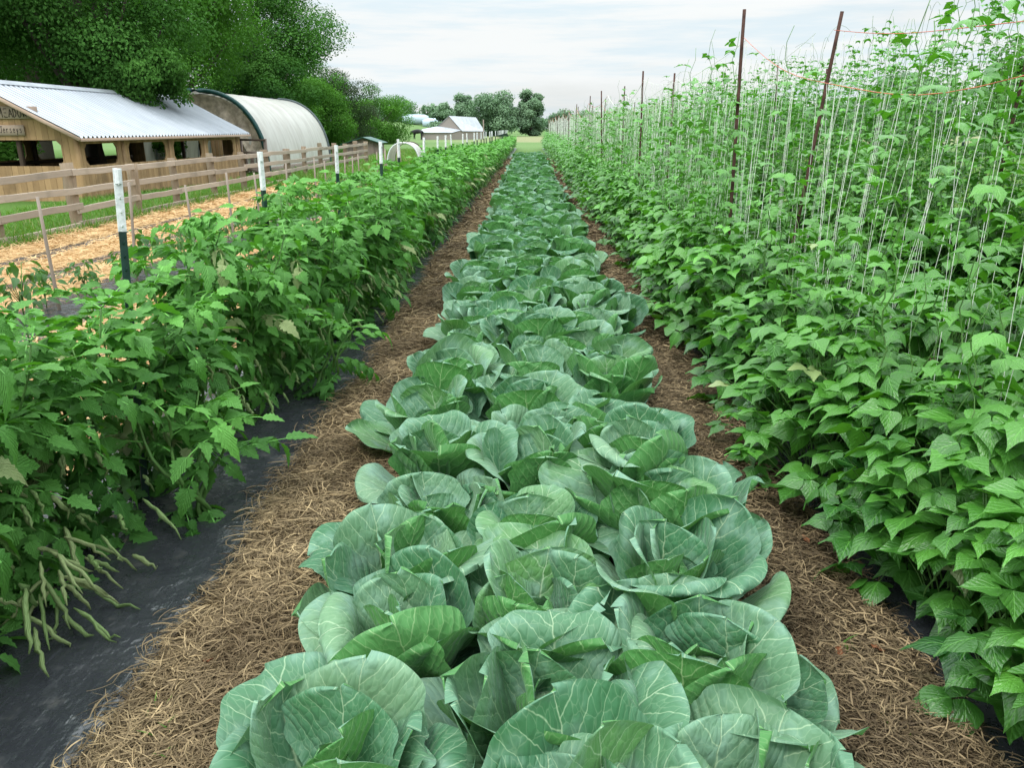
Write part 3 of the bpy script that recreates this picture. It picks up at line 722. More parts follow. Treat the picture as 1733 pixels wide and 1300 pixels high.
for li in range(4):
    x0=[1.58,1.94,3.42,3.95][li]
    for k in range(len(PY[li])-1):
        ya,yb=PY[li][k],PY[li][k+1]; dx=LEAN.get((li,k+1),0.)*2.2-(.10 if (li,k)==(1,0) else 0)
        sag=[.42,.16,.34,.3][li] if k==0 else random.uniform(.14,.30)
        za=2.14 if k==0 else 2.26; zb=2.28
        def top(t,ya=ya,yb=yb,sag=sag,za=za,zb=zb,dx=dx):
            t=np.asarray(t,float); return np.stack([x0+dx*t+0*t,ya+(yb-ya)*t,za+(zb-za)*t-sag*4*t*(1-t)*(1+.03*np.sin(t*17+k))],-1)
        lab=f'string trellis bay, {ordn[k]} from the near end of the {LINES[li][1]}'
        t=thing('string_trellis',lab,'trellis',(0,0,0),0,'string trellis bays')
        tb=Buf(); tube(tb,top(np.linspace(0,1,26)),.0018 if k<2 else .0035,4)
        link('top_twine',tb.mesh('top_twine',m_orange if (li==0 and k in (0,)) or k>2 else (m_orange if k==0 else m_string)),t)
        sp=.165 if li<2 else .22; n=int((yb-ya)/sp); hb=Buf()
        for q in range(n):
            tt=(q+.5+random.uniform(-.35,.35))/n; p=top([tt])[0]; zb_=random.uniform(.2,.5)
            if k==0 and p[1]<1.25: continue
            m=7; s=np.linspace(0,1,m); ex=random.gauss(0,.05); ey=random.gauss(0,.06); bow=random.gauss(0,.02)
            P=np.stack([p[0]+(x0+ex-p[0])*s+bow*np.sin(s*pi),p[1]+ey*s+.01*np.sin(s*9+q),p[2]+(zb_-p[2])*s],-1)
            sb=hb if k>2 else Buf()
            tube(sb,P,.0012 if k==0 else .0014 if k==1 else .0019,4,cap=False)
            if random.random()<.25: tube(sb,P+np.array([0,.02,0])*np.sin(s*pi)[:,None]+[0,.004,0],.001 if k==0 else .0013 if k==1 else .0017,4,cap=False)
            if k<=2: link('hanging_string',sb.mesh('hanging_string',m_string),t)
        if k>2: link('hanging_string',hb.mesh('hanging_strings',m_string),t)['kind']='stuff'

# ------------------------------------------------------------------ wooden fence
f=thing('rail_fence','weathered wooden fence of rough round posts and four grey rails','fence',(-7.65,0,0))
FY=[9.1,11.1,13.1,15.2,17.0,19.1,21.2,23.2,25.2,27.2,29.3,31.4,33.4,35.5,37.5]
for k,y in enumerate(FY):
    b=Buf(); z=np.linspace(-.2,1.08+random.gauss(0,.04),7); rr=random.uniform(.075,.115)
    tube(b,np.stack([rng.normal(0,.008,7).cumsum(),y+rng.normal(0,.006,7).cumsum(),z],-1),rr*(1+rng.normal(0,.05,7)),9,tint()); link('post',b.mesh('post',m_post),f)
for a,c in zip(FY[:-1],FY[1:]):
    for z in (.93,.65,.37,.09):
        b=Buf(); beam(b,(.10,a-.07,z+random.gauss(0,.015)),(.10+random.gauss(0,.01),c+.07,z+random.gauss(0,.015)),0.04,.105,5,.0025,tint()); link('rail',b.mesh('rail',m_rail,False),f)

# ------------------------------------------------------------------ animal barn
BX,BY,BL=-10.5,18.5,10.6; RX=-12.55; ZE=1.42; ZR=2.66
barn=thing('animal_barn','open-sided wooden barn with corrugated metal roof behind the fence','barn',(BX,BY,0))
slope=(ZR-ZE)/(BX+.32-RX)
def wall(b,p0,u,n,L,ztop,zbot,wins,th=.03,pw=.145):
    """vertical board wall with octagonal openings; u along, n outward"""
    u=np.array(u,float); n=np.array(n,float); p0=np.array(p0,float); chf=.11
    br={0.,L}
    for k in range(int(L/pw)+1): br.add(round(k*pw,4))
    for (a,c,z0,z1) in wins: br|={a,a+chf,c-chf,c}
    br=sorted(x for x in br if 0<=x<=L)
    def hole(x,side):
        for (a,c,z0,z1) in wins:
            if a-1e-6<=x<=c+1e-6 and a<=x+side*1e-4<=c:
                k=max(0,chf-min(x-a,c-x)); return z0+k,z1-k
        return None
    for x0,x1 in zip(br[:-1],br[1:]):
        if x1-x0<1e-4: continue
        r=((math.floor((x0+1e-4)/pw)*7919+int(abs(p0[0])*13))%101)/101.; off=.006*(((math.floor((x0+1e-4)/pw)*31)%7)/7-.5)
        h0,h1=hole(x0,1),hole(x1,-1)
        segs=[(zbot,zbot,h0[0],h1[0]),(h0[1],h1[1],ztop(x0),ztop(x1))] if h0 and h1 else [(zbot,zbot,ztop(x0),ztop(x1))]
        g=.0025
        for (za,zb,zc,zd) in segs:
            if zc-za<.002 and zd-zb<.002: continue
            V=[]
            for t in (th/2+off,-th/2+off):
                for xx,z in ((x0+(g if abs(x0/pw-round(x0/pw))<1e-3 else 0),za),(x1-(g if abs(x1/pw-round(x1/pw))<1e-3 else 0),zb),(x1-(g if abs(x1/pw-round(x1/pw))<1e-3 else 0),zd),(x0+(g if abs(x0/pw-round(x0/pw))<1e-3 else 0),zc)): V.append(p0+u*xx+n*t+np.array([0,0,z]))
            b.add(V,[[0,1,2,3],[5,4,7,6],[4,0,3,7],[1,5,6,2],[3,2,6,7],[4,5,1,0]],None,None,tint(r))
LW=[(.3,1.8,.80,1.29),(2.4,4.55,.78,1.28),(5.1,7.1,.76,1.27),(7.65,9.9,.74,1.26)]
b=Buf(); wall(b,(0,0,0),(0,1,0),(1,0,0),BL,lambda x:ZE+.02,-.4,LW); link('side_wall',b.mesh('side_wall',m_plank,False),barn)
WID=2*(BX-RX)
b=Buf(); wall(b,(-WID,0,0),(0,1,0),(-1,0,0),BL,lambda x:ZE+.02,-.4,LW); link('side_wall',b.mesh('side_wall',m_plank,False),barn)
gt=lambda x: ZE+.05+slope*min(x,WID-x)
GW=[(.32,1.88,.82,1.40),(2.2,WID-.3,.82,1.40)]
GWo=[(.35,WID-.35,.80,1.38)]
b=Buf(); wall(b,(-.022,0,0),(-1,0,0),(0,-1,0),WID-.044,gt,-.1,[(.33,3.0,.80,1.38)]); link('gable_wall',b.mesh('gable_wall',m_plank,False),barn)
b=Buf(); wall(b,(-.022,BL,0),(-1,0,0),(0,1,0),WID-.044,gt,-.4,[(.6,WID-.6,.1,1.38)]); link('gable_wall',b.mesh('gable_wall',m_plank,False),barn)
for x in (-.09,-1.4,-WID/2,-WID+.09):
    for y in (.1,2.1,4.85,7.4,10.5):
        if x<-.5 and x>-WID+.5 and y in (2.1,7.4): continue
        b=Buf(); beam(b,(x,y,-.4),(x,y,ZE if abs(x)<.5 or x<-WID+.5 else 2.0),.10,.10,3,.003,tint(),up=(1,0,0)); link('post',b.mesh('post',m_dark),barn)
b=Buf(); beam(b,(.03,-.03,-.1),(.03,-.03,ZE-.02),.10,.10,3,.002,tint(.3),up=(1,0,0)); link('corner_board',b.mesh('corner_board',m_plank),barn)
for y in (2.1,4.82,7.37,10.28):
    b=Buf(); beam(b,(.022,y,-.3),(.022,y,ZE-.03),.03,.14,2,.001,tint(),up=(0,1,0)); link('batten',b.mesh('batten',m_plank),barn)
b=Buf(); beam(b,(-.3,.2,.72),(-.3,10.3,.68),.05,.09,4,.003,tint()); beam(b,(-WID+.25,.2,.72),(-WID+.25,10.3,.68),.05,.09,4,.003,tint()); link('inner_rail',b.mesh('inner_rail',m_dark),barn)
# corrugated roof
def roofside(sgn):
    ny=int((BL+.75)/.0118); ys=np.linspace(-.38,BL+.37,ny); t=np.linspace(0,1,10)
    corr=.022*np.clip(np.cos(ys*2*pi/.19)*2.0-.6,-1,1)
    xe=.32 if sgn>0 else -WID-.32; xr=RX-BX
    Xs=xr+(xe-xr)*t; Zs=ZR+(ZE-ZR)*t+.03
    V=np.stack([np.repeat(Xs[None],ny,0)+0*ys[:,None],np.repeat(ys[:,None],10,1),Zs[None]+corr[:,None]+.004*np.sin(t*9)[None]],-1)
    b=Buf(); b.add(V.reshape(-1,3),grid_faces(ny,10)); return b
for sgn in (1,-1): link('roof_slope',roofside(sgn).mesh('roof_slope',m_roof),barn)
b=Buf(); xr=RX-BX
for s in (1,-1): beam(b,(xr+s*.09,-.39,ZR+.02),(xr+s*.09,BL+.38,ZR+.02),.2,.012,1,0,tint(),up=(s*.5,0,.87))
link('ridge_cap',b.mesh('ridge_cap',m_galv,False),barn)
for yy in (-.36,BL+.35):
    b=Buf(); beam(b,(.31,yy,ZE-.025),(xr,yy,ZR-.025),.03,.085,3,.001,tint(.2)); beam(b,(xr,yy,ZR-.025),(-WID-.31,yy,ZE-.025),.03,.085,3,.001,tint(.2)); link('rake_board',b.mesh('rake_board',m_trim),barn)
b=Buf(); beam(b,(.315,-.34,ZE-.03),(.315,BL+.33,ZE-.03),.028,.07,5,.001,tint(.1)); link('fascia_board',b.mesh('fascia_board',m_trim),barn)
for yy in np.arange(.2,BL,1.3):
    b=Buf(); beam(b,(.28,yy,ZE-.02),(xr,yy,ZR-.06),.04,.08,1,0,tint()); link('rafter',b.mesh('rafter',m_dark),barn)

# lettering drawn as brush strokes
GL={'M':[[(0,0),(.08,1),(.45,.25),(.82,1),(.95,0)]],'E':[[(.8,1),(.05,1),(.05,0),(.85,0)],[(.05,.52),(.65,.52)]],'A':[[(0,0),(.45,1),(.9,0)],[(.18,.38),(.72,.38)]],
'D':[[(.05,0),(.05,1),(.5,.92),(.85,.5),(.5,.06),(.05,0)]],'O':[[(.45,1),(.1,.8),(0,.45),(.2,.05),(.5,0),(.8,.2),(.9,.55),(.75,.9),(.45,1)]],'W':[[(0,1),(.25,0),(.5,.7),(.75,0),(1,1)]],
'S':[[(.8,.9),(.45,1),(.12,.8),(.2,.58),(.65,.42),(.8,.2),(.5,0),(.08,.1)]],'J':[[(.25,1),(1.,1)],[(.68,1),(.66,.2),(.42,0),(.12,.12)]],
'e':[[(.1,.35),(.75,.35),(.65,.6),(.35,.66),(.1,.45),(.1,.2),(.35,0),(.72,.1)]],'r':[[(.15,.65),(.15,0)],[(.15,.42),(.4,.64),(.65,.58)]],'s':[[(.65,.58),(.35,.66),(.15,.5),(.55,.28),(.6,.1),(.3,0),(.08,.1)]],'y':[[(.08,.65),(.35,.1)],[(.7,.65),(.25,-.3)]]}
def letters(b,txt,x0,z0,h,w,th,first=1.,y=0.):
    x=x0
    for i,ch in enumerate(txt):
        hh=h*(first if i==0 else 1.); ww=w*(1.15 if ch in 'MW' else 1.)*(.8+.1*random.random())
        for st in GL[ch]:
            P=[(x+p[0]*ww,y,z0+p[1]*hh) for p in st]
            Q=[]
            for a,c in zip(P[:-1],P[1:]):
                for t in np.linspace(0,1,5)[:-1]: Q.append(np.array(a)*(1-t)+np.array(c)*t)
            Q.append(np.array(P[-1])); Q=np.array(Q)
            tube(b,Q,th,5)
        x+=w*(1.32 if ch in 'MW' else 1.0)
def sign(name,label,x0,x1,zc,h,yoff,txts):
    s=thing(name,label,'sign',(BX,BY-yoff,0))
    b=Buf(); beam(b,(x0,0,zc),(x1,0,zc),.024,h,6,.001,tint(.3)); link('board',b.mesh('board',m_sign),s)
    b=Buf()
    for a in txts: letters(b,*a,y=-.014)
    link('lettering',b.mesh('lettering',m_paint),s)
sign('name_sign','long weathered board painted MEADOWS under the barn gable',-3.6,-.74,1.985,.27,.045,[('MEADOWS',-1.66,1.885,.185,.107,.008,1.12)])
sign('name_sign','smaller weathered board painted Jerseys below the MEADOWS board',-2.5,-1.12,1.60,.225,.045,[('Jerseys',-1.69,1.545,.14,.077,.0062,1.)])

# ------------------------------------------------------------------ plastic tunnel
HX,HY,HL,HW,HH=-12.75,31.2,9.8,2.55,3.0
tun=thing('hoop_house','arched white plastic hoop house with green front hoop behind the barn','hoop house',(HX,HY,0))
def arch(y,n=40,k=1.,dz=0.):
    t=np.linspace(0,pi,n); return np.stack([HW*k*np.sign(np.cos(t))*np.abs(np.cos(t))**.86,0*t+y,-.15+(HH+.15)*k*np.abs(np.sin(t))**.84+dz],-1)
ys=np.linspace(0,HL,57); V=np.stack([arch(y,40,1-.014*abs(sin(pi*y/HL*7))**.7) for y in ys])
b=Buf(); b.add(V.reshape(-1,3),grid_faces(57,40)); link('plastic_cover',b.mesh('plastic_cover',m_tunnel),tun)
b=Buf(); tube(b,arch(-.02,40,1.005),.085,8); link('front_hoop',b.mesh('front_hoop',m_hoopg),tun)
b=Buf(); tube(b,arch(HL+.02,40,1.005),.07,8); link('rear_hoop',b.mesh('rear_hoop',m_hoopd),tun)
for k in range(1,7):
    b=Buf(); tube(b,arch(HL*k/7,30,.985),.025,6); link('hoop',b.mesh('hoop',m_galv),tun)
b=Buf(); beam(b,(HW-.02,.1,.05),(HW-.02,HL,.05),.06,.22,6,.004,tint()); link('base_board',b.mesh('base_board',m_grey),tun)
# torn end cloth, gathered and sagging
n,m=26,22; u=np.linspace(0,1,n)[:,None]; v=np.linspace(0,1,m)[None]
ta=.25+u*2.1; xa=HW*.96*np.sign(np.cos(ta))*np.abs(np.cos(ta))**.86; za=(HH)*.96*np.abs(np.sin(ta))**.84
depth=.35+.75*np.sin(u*pi)**1.2+.14*np.sin(u*23)
X=xa*(1-.22*v)+.0*v; Zc=za-depth*v*(1.0); Yc=-.05+.10*np.sin(u*31+v*6)*v+.14*np.sin(v*pi)
b=Buf(); b.add(np.stack([X,Yc+0*X,np.maximum(Zc,.1)],-1).reshape(-1,3),grid_faces(n,m)); link('torn_end_cloth',b.mesh('torn_end_cloth',m_tarp),tun)
b=Buf(); Vp=[(HW*.60,.12,1.75),(HW*.66,.12,0),(HW*.98,.1,0),(HW*.90,.1,1.15)]; b.add(Vp,[[0,1,2,3]]); link('side_flap',b.mesh('side_flap',m_tunnel),tun)
for i in range(9):
    b=Buf(); x=HW*.62-.155*i; beam(b,(x,.22,-.3),(x+.01,.22,1.75),.02,.145,2,.002,tint(),up=(1,0,0)); link('end_plank',b.mesh('end_plank',m_plank),tun)
# lumber frame beside the barn end
fr=thing('lumber_gate','dark grey timber gate between the barn end and the hoop house','gate',(-10.35,29.6,0))
for (p0,p1,w,h) in (((-.3,0,-.3),(-.3,0,1.25),.13,.13),((.62,0,-.3),(.62,0,1.27),.11,.11)):
    b=Buf(); beam(b,p0,p1,w,h,3,.004,tint(),up=(1,0,0)); link('post',b.mesh('post',m_grey),fr)
for z,mm in ((1.24,m_dark),(.80,m_grey)):
    b=Buf(); beam(b,(-.34,-.09,z),(.66,-.09,z-.02),.04,.07,2,.003,tint()); link('rail',b.mesh('rail',mm),fr)
for i in range(6):
    b=Buf(); x=-.16+.13*i; beam(b,(x,.03,.1),(x+random.gauss(.03,.04),.03,.78),.02,.075,2,.003,tint(),up=(1,0,0)); link('slat',b.mesh('slat',m_grey),fr)
for i in range(5):
    b=Buf(); beam(b,(-.35+.08*i,-.13-.03*i,.02+.05*i),(.55,-.16-.03*i,.42-.10*i+.05),.03,.08,2,.003,tint()); link('brace',b.mesh('brace',m_grey),fr)

# ------------------------------------------------------------------ small shed, low hoop, far barn, tanks, cow
def quadbox(b,x0,x1,y0,y1,z0,z1,col=None):
    V=[(x0,y0,z0),(x1,y0,z0),(x1,y1,z0),(x0,y1,z0),(x0,y0,z1),(x1,y0,z1),(x1,y1,z1),(x0,y1,z1)]
    b.add(V,[[0,3,2,1],[4,5,6,7],[0,1,5,4],[1,2,6,5],[2,3,7,6],[3,0,4,7]],None,None,col)
sh=thing('small_shed','small grey plank shed with green tin roof before the dark trees','shed',(-10.1,48.5,0),.0)
b=Buf()
for i in range(14):
    x0=-1.0+i*.143; t0=lambda x:1.05-.28*abs(x-.15)
    x1=x0+.137; V=[(x0,0,-.2),(x1,0,-.2),(x1,0,t0(x1)),(x0,0,t0(x0)),(x0,.03,-.2),(x1,.03,-.2),(x1,.03,t0(x1)),(x0,.03,t0(x0))]
    b.add(V,[[0,1,2,3],[5,4,7,6],[4,0,3,7],[1,5,6,2]],None,None,tint())
quadbox(b,.97,1.0,.03,2.,-.2,.79,tint()); quadbox(b,-1.0,-.97,.03,2.,-.2,.72,tint())
link('wall',b.mesh('wall',m_grey,False),sh)
b=Buf()
for (xa,za,xb,zb) in ((.15,1.12,1.22,.78),(.15,1.12,-1.25,.70)):
    beam(b,((xa+xb)/2,-.25,(za+zb)/2),((xa+xb)/2,2.2,(za+zb)/2),math.hypot(xa-xb,za-zb),.03,1,0,tint(),up=(-(zb-za)*np.sign(xb-xa),0,abs(xb-xa)))
link('roof',b.mesh('roof',m_gtin,False),sh)
lo=thing('low_hoop_shelter','low white hoop shelter standing in grass near the small shed','shelter',(-5.25,33.5,0))
t=np.linspace(0,pi,26); A=np.stack([.72*np.cos(t)*(.9+.1*np.sin(t)),0*t,.04+1.02*np.sin(t)**.8],-1)
b=Buf(); V=np.stack([A+[0,y,0] for y in np.linspace(0,1.8,6)]); b.add(V.reshape(-1,3),grid_faces(6,26)); link('cover',b.mesh('cover',m_tunnel),lo)
b=Buf(); tube(b,A*[1.02,1,1.01]+[0,-.02,0],.03,7); link('front_hoop',b.mesh('front_hoop',m_twhite),lo)
b=Buf(); tube(b,A*[1.02,1,1.01]+[0,1.82,0],.03,7); link('rear_hoop',b.mesh('rear_hoop',m_dark),lo)

fb=thing('grey_barn','grey gabled barn with silver roof and low lean-to across the field','barn',(-11.5,120,.0),.0)
m_fbwall=mat_wood('grey_siding',(.27,.23,.21),(.34,.30,.275),1.,.85,(8,8,.5),(.24,.2,.18),.2)
def poly(b,V,F): 
    b.add(V,[f for f in F if len(f)==4],[f for f in F if len(f)==3],None,tint(.2))
b=Buf(); x0,x1,xm=-1.9,1.5,-.25
poly(b,[(x0,0,-1),(x1,0,-1),(x1,0,1.25),(xm,0,3.3),(x0,0,1.9),(x1,0,1.25)],[[0,1,2,4],[4,2,3]])
poly(b,[(x1,0,-1),(x1+2.9,5,-1),(x1+2.9,5,1.2),(x1,0,1.25)],[[0,1,2,3]])
poly(b,[(x0,0,-1),(x0,6,-1),(x0,6,1.9),(x0,0,1.9)],[[1,0,3,2]])
link('wall',b.mesh('wall',m_fbwall,False),fb)
b=Buf(); poly(b,[(xm-.05,-.15,3.36),(x1+.15,-.15,1.2),(x1+3.2,5.2,1.15),(x1+3.2,5.2,1.75),(xm+3.6,5.2,3.2)],[[0,1,2,4]])
poly(b,[(xm-.05,-.15,3.36),(x0-.5,-.15,1.55),(x0+3,5.2,1.5),(xm+3.6,5.2,3.2)],[[1,0,3,2]])
link('roof',b.mesh('roof',m_galv,False),fb)
lt=Buf(); poly(lt,[(-4.3,-2.2,-1),(.2,-2.2,-1),(.2,-2.2,.95),(-4.3,-2.2,1.0)],[[0,1,2,3]]); poly(lt,[(.2,-2.2,-1),(x1,0,-1),(x1,0,1.3),(.2,-2.2,.95)],[[0,1,2,3]]); poly(lt,[(-4.3,-2.2,-1),(-4.3,1,-1),(-4.3,1,1.3),(-4.3,-2.2,1.)],[[1,0,3,2]])
l=link('lean_to',lt.mesh('lean_to',m_fbwall,False),fb)
b=Buf(); poly(b,[(-4.6,-2.4,1.05),(.3,-2.4,1.0),(x1+.1,-.02,1.36),(-1.9,-.02,1.9),(-4.3,.6,1.5)],[[0,1,2,3],[0,3,4]]); link('lean_to_roof',b.mesh('lean_to_roof',m_galv,False),l)
o=Buf(); tube(o,[(0,0,-.5),(0,0,3.4)],.09,6); tag(link('utility_pole',o.mesh('utility_pole',m_grey),None,(-6.6,118,-.6)),'short grey wooden pole at the corner of the distant grey barn','pole')
for k,(x,y,L,lab) in enumerate(((-27.6,198,6.5,'pale blue tank on the far hill, the one mostly hidden by trees'),(-22.4,197,6.8,'pale blue cylindrical tank lying on the far hill in plain view'))):
    b=Buf(); yy=np.linspace(-L/2,L/2,7); rr=np.array([.75,1.15,1.2,1.2,1.2,1.15,.75])
    tube(b,np.stack([yy,0*yy,0*yy],-1),rr,18,tint()); z=float(terrain(x,y))
    t=thing('storage_tank',lab,'tank',(x,y,z+1.2),.12,'tanks on the far hill'); link('shell',b.mesh('shell',m_tank),t)
    b=Buf(); 
    for s in (-1,1): beam(b,(s*1.8,-.8,-1.15),(s*1.8,.8,-1.15),.3,.5,1,0,tint())
    link('cradle',b.mesh('cradle',m_grey),t)
cow=Buf()
def cowtube(P,R): tube(cow,P,R,10,tint())
me=bpy.data.meshes.new('cow'); 
sk=[(-.75,0,1.12),(-.35,0,1.10),(.15,0,1.06),(.55,0,1.10),(.85,0,1.05),(1.12,0,.82),(1.32,0,.62),
    (-.70,.17,.95),(-.82,.18,.52),(-.76,.18,0),(-.70,-.17,.95),(-.62,-.18,.52),(-.60,-.18,0),(.52,.17,.85),(.55,.17,.42),(.55,.17,0),(.52,-.17,.85),(.62,-.17,.42),(.58,-.17,0),(-.98,0,1.05),(-1.02,0,.5),(1.08,.14,.98),(1.08,-.14,.98)]
ed=[(0,1),(1,2),(2,3),(3,4),(4,5),(5,6),(0,7),(7,8),(8,9),(0,10),(10,11),(11,12),(3,13),(13,14),(14,15),(3,16),(16,17),(17,18),(0,19),(19,20),(5,21),(5,22)]
rr=[.27,.33,.36,.32,.22,.16,.10,.17,.08,.06,.17,.08,.06,.14,.07,.055,.14,.07,.055,.04,.04,.035,.035]
me.from_pydata(sk,ed,[]); me.materials.append(m_cow)
co=link('cow',me,None,(-16.1,117,.1)); co.rotation_euler=(0,0,2.7)
md=co.modifiers.new('Skin','SKIN')
if not me.skin_vertices: me.attributes.new('skin','FLOAT','POINT')
if me.skin_vertices:
    for i,r in enumerate(rr): me.skin_vertices[0].data[i].radius=(r,r)
    me.skin_vertices[0].data[0].use_root=True
co.modifiers.new('Sub','SUBSURF').levels=1
tag(co,'black cow standing beside the grey barn lean-to','cow')

# ------------------------------------------------------------------ trees
LQ=np.array([(0,0,0),(.30,.45,.06),(0,1,-.1),(-.30,.45,.06)]); LQf=np.array([[0,1,2,3]]); LQu=np.array([(0,0),(1,.5),(0,1),(-1,.5)],float)
def crown(n,H,R,zb,leaf,lobes,seed,droop=.2,flat=.72,lob_r=.25,cx=0.,cy=0.):
    R_=np.random.default_rng(seed); b=Buf()
    hz=(H-zb)/2; c=np.array([cx,cy,zb+hz])
    d=unit(R_.normal(0,1,(lobes,3))); rad_=R_.uniform(.45,.95,lobes)**.8
    C=c+d*rad_[:,None]*np.array([R*(1-lob_r*.8),R*(1-lob_r*.8),hz*(1-lob_r*.55)])
    lr=R*lob_r*R_.uniform(.6,1.35,lobes)
    k=R_.choice(lobes,n,p=lr**2/np.sum(lr**2))
    dd=unit(R_.normal(0,1,(n,3))+[0,0,.25]); rr=R_.uniform(.45,1.03,n)**.6
    P=C[k]+dd*(lr[k]*rr)[:,None]*np.array([1.15,1.15,flat])+R_.normal(0,.028*R,(n,3))
    P[:,2]=np.maximum(P[:,2],.05)
    N=unit(dd*.9+R_.normal(0,.5,(n,3))+[0,0,.55]); F=unit(np.cross(N,R_.normal(0,1,(n,3)))+[0,0,-droop])
    tone=R_.random(lobes)
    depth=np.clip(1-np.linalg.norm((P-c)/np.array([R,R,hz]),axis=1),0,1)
    col=np.ones((n,4)); col[:,0]=np.clip(.75*tone[k]+.15*R_.random(n)+.36*(dd[:,2])-.02,0,1); col[:,1]=0; col[:,2]=np.clip(depth*1.2-dd[:,2]*.35,0,1)  # painted crown shading: clump tops lighter, inner and underside leaves darker
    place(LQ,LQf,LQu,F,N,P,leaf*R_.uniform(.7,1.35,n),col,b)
    return b,C,c
def tree(name,label,x,y,H,R,zb,n,leaf,mat,seed,lobes=46,group=None,tr=.22,**kw):
    z=float(terrain(x,y)); t=thing(name,label,'tree',(x,y,z),0,group)
    b,C,c=crown(n,H,R,zb,leaf,lobes,seed,**kw); link('crown',b.mesh('crown',mat,False),t)
    w=Buf(); top=zb+(H-zb)*.6
    zz=np.linspace(-.3,top,9); rs=np.random.default_rng(seed+5)
    P=np.stack([rs.normal(0,.06,9).cumsum()*R*.12,rs.normal(0,.06,9).cumsum()*R*.12,zz],-1); tube(w,P,tr*np.linspace(1.25,.35,9),9,tint())
    for k in range(min(lobes,14)):
        i=int(rs.integers(3,8)); s=np.linspace(0,1,5)[:,None]; q=P[i]*(1-s)+C[k]*s+np.array([0,0,-.3])*np.sin(s*pi); tube(w,q,tr*np.linspace(.42,.1,5),6,tint())
    link('trunk',w.mesh('trunk',m_bark),t); return t
G1='trees of the wood behind the barn'
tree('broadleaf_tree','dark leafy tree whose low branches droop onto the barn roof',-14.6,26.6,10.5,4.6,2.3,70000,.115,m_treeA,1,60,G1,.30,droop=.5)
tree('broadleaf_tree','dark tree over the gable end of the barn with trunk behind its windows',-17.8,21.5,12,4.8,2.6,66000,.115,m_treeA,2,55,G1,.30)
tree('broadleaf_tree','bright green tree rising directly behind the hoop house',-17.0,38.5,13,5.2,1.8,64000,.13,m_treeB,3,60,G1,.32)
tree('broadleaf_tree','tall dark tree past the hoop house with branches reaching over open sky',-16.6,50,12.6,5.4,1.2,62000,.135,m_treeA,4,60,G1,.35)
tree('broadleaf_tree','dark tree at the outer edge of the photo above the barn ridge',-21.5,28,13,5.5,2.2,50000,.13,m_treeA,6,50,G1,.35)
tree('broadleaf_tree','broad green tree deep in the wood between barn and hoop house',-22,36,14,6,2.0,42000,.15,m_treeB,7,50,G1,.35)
tree('broadleaf_tree','mid-green rounded tree stepping down behind the dark tall tree',-18.6,63,8.8,5.2,-1.2,42000,.14,m_treeA,8,46,G1)
tree('cedar_tree','brownish-green cedar in the wood edge above the small shed',-17.6,75,7.2,4.4,-1.4,36000,.125,m_treeD,9,50,G1)
tree('broadleaf_tree','bright round tree at the end of the wood beside the open field',-16.6,88,6.4,4.3,-1.6,36000,.14,m_treeB,10,46,G1)
tree('broadleaf_tree','leafy green tree low behind the small shed',-15.6,58,5.6,3.7,-1.0,34000,.125,m_treeB,12,40,G1)
tree('broadleaf_tree','dark tree filling the wood behind the rear hoop of the hoop house',-15.4,46.5,7,3.6,-.8,34000,.125,m_treeA,13,40,G1)
tree('broadleaf_tree','deep-shaded tree far inside the wood behind the barn',-29,46,15,7,1.5,24000,.26,m_treeA,14,46,G1)
# overhanging branch of the drooping tree: small crown reaching over the roof
tree('broadleaf_tree','slim tree with a hanging leafy bough over the ridge of the barn roof',-14.0,27.4,4.6,1.75,2.15,16000,.11,m_treeA,31,26,G1,.16,droop=.8,flat=.9,cx=1.95,cy=-1.6)
for k,(x,y,h,r) in enumerate(((-17.5,24.5,1.6,1.4),(-20,30,1.8,1.8),(-19.5,20.5,1.5,1.5),(-24,25,2,2),(-15.2,33,1.5,1.2),(-13.2,43.8,1.6,1.2))):
    t=thing('shrub',['bright undergrowth bush seen through the second barn window','leafy bush in shade far behind the barn','bright bush seen through the gable window of the barn','broad bush at the back of the wood floor','low bush between barn end and hoop house','low bush by the rear hoop of the hoop house'][k],'shrub',(x,y,0),0,'undergrowth of the wood')
    b,C,c=crown(5000,h,r,.0,.13,22,60+k); link('crown',b.mesh('crown',m_treeB,False),t)
    w=Buf(); 
    for q in range(5): tube(w,[(0,0,-.1),(C[q][0]*.5,C[q][1]*.5,C[q][2]*.6),tuple(C[q])],[.03,.02,.008],5)
    link('stem',w.mesh('stem',m_bark),t)
# far trees
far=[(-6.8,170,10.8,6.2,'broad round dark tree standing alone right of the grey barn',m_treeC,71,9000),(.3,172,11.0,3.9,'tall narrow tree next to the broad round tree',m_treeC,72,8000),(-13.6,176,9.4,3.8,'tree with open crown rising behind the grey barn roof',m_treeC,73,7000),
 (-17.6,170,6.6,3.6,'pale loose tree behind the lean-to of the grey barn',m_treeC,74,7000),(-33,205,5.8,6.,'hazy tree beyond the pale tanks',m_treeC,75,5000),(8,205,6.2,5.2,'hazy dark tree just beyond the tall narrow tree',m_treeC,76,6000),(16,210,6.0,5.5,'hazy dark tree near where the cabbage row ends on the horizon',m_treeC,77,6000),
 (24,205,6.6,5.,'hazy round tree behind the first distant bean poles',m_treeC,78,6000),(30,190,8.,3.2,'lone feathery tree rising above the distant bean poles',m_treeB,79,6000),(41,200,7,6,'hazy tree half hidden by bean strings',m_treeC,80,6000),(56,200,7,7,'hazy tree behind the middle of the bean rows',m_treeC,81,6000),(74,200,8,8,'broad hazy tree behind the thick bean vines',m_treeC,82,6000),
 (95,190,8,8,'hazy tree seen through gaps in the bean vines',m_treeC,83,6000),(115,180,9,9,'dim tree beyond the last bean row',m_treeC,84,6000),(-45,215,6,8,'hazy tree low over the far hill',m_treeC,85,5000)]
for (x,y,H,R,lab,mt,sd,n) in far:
    tree('broadleaf_tree',lab,x,y,H,R*1.05,-2.2,int(n*1.8),.42,mt,sd,30,'far trees on the horizon',.25,lob_r=.27)
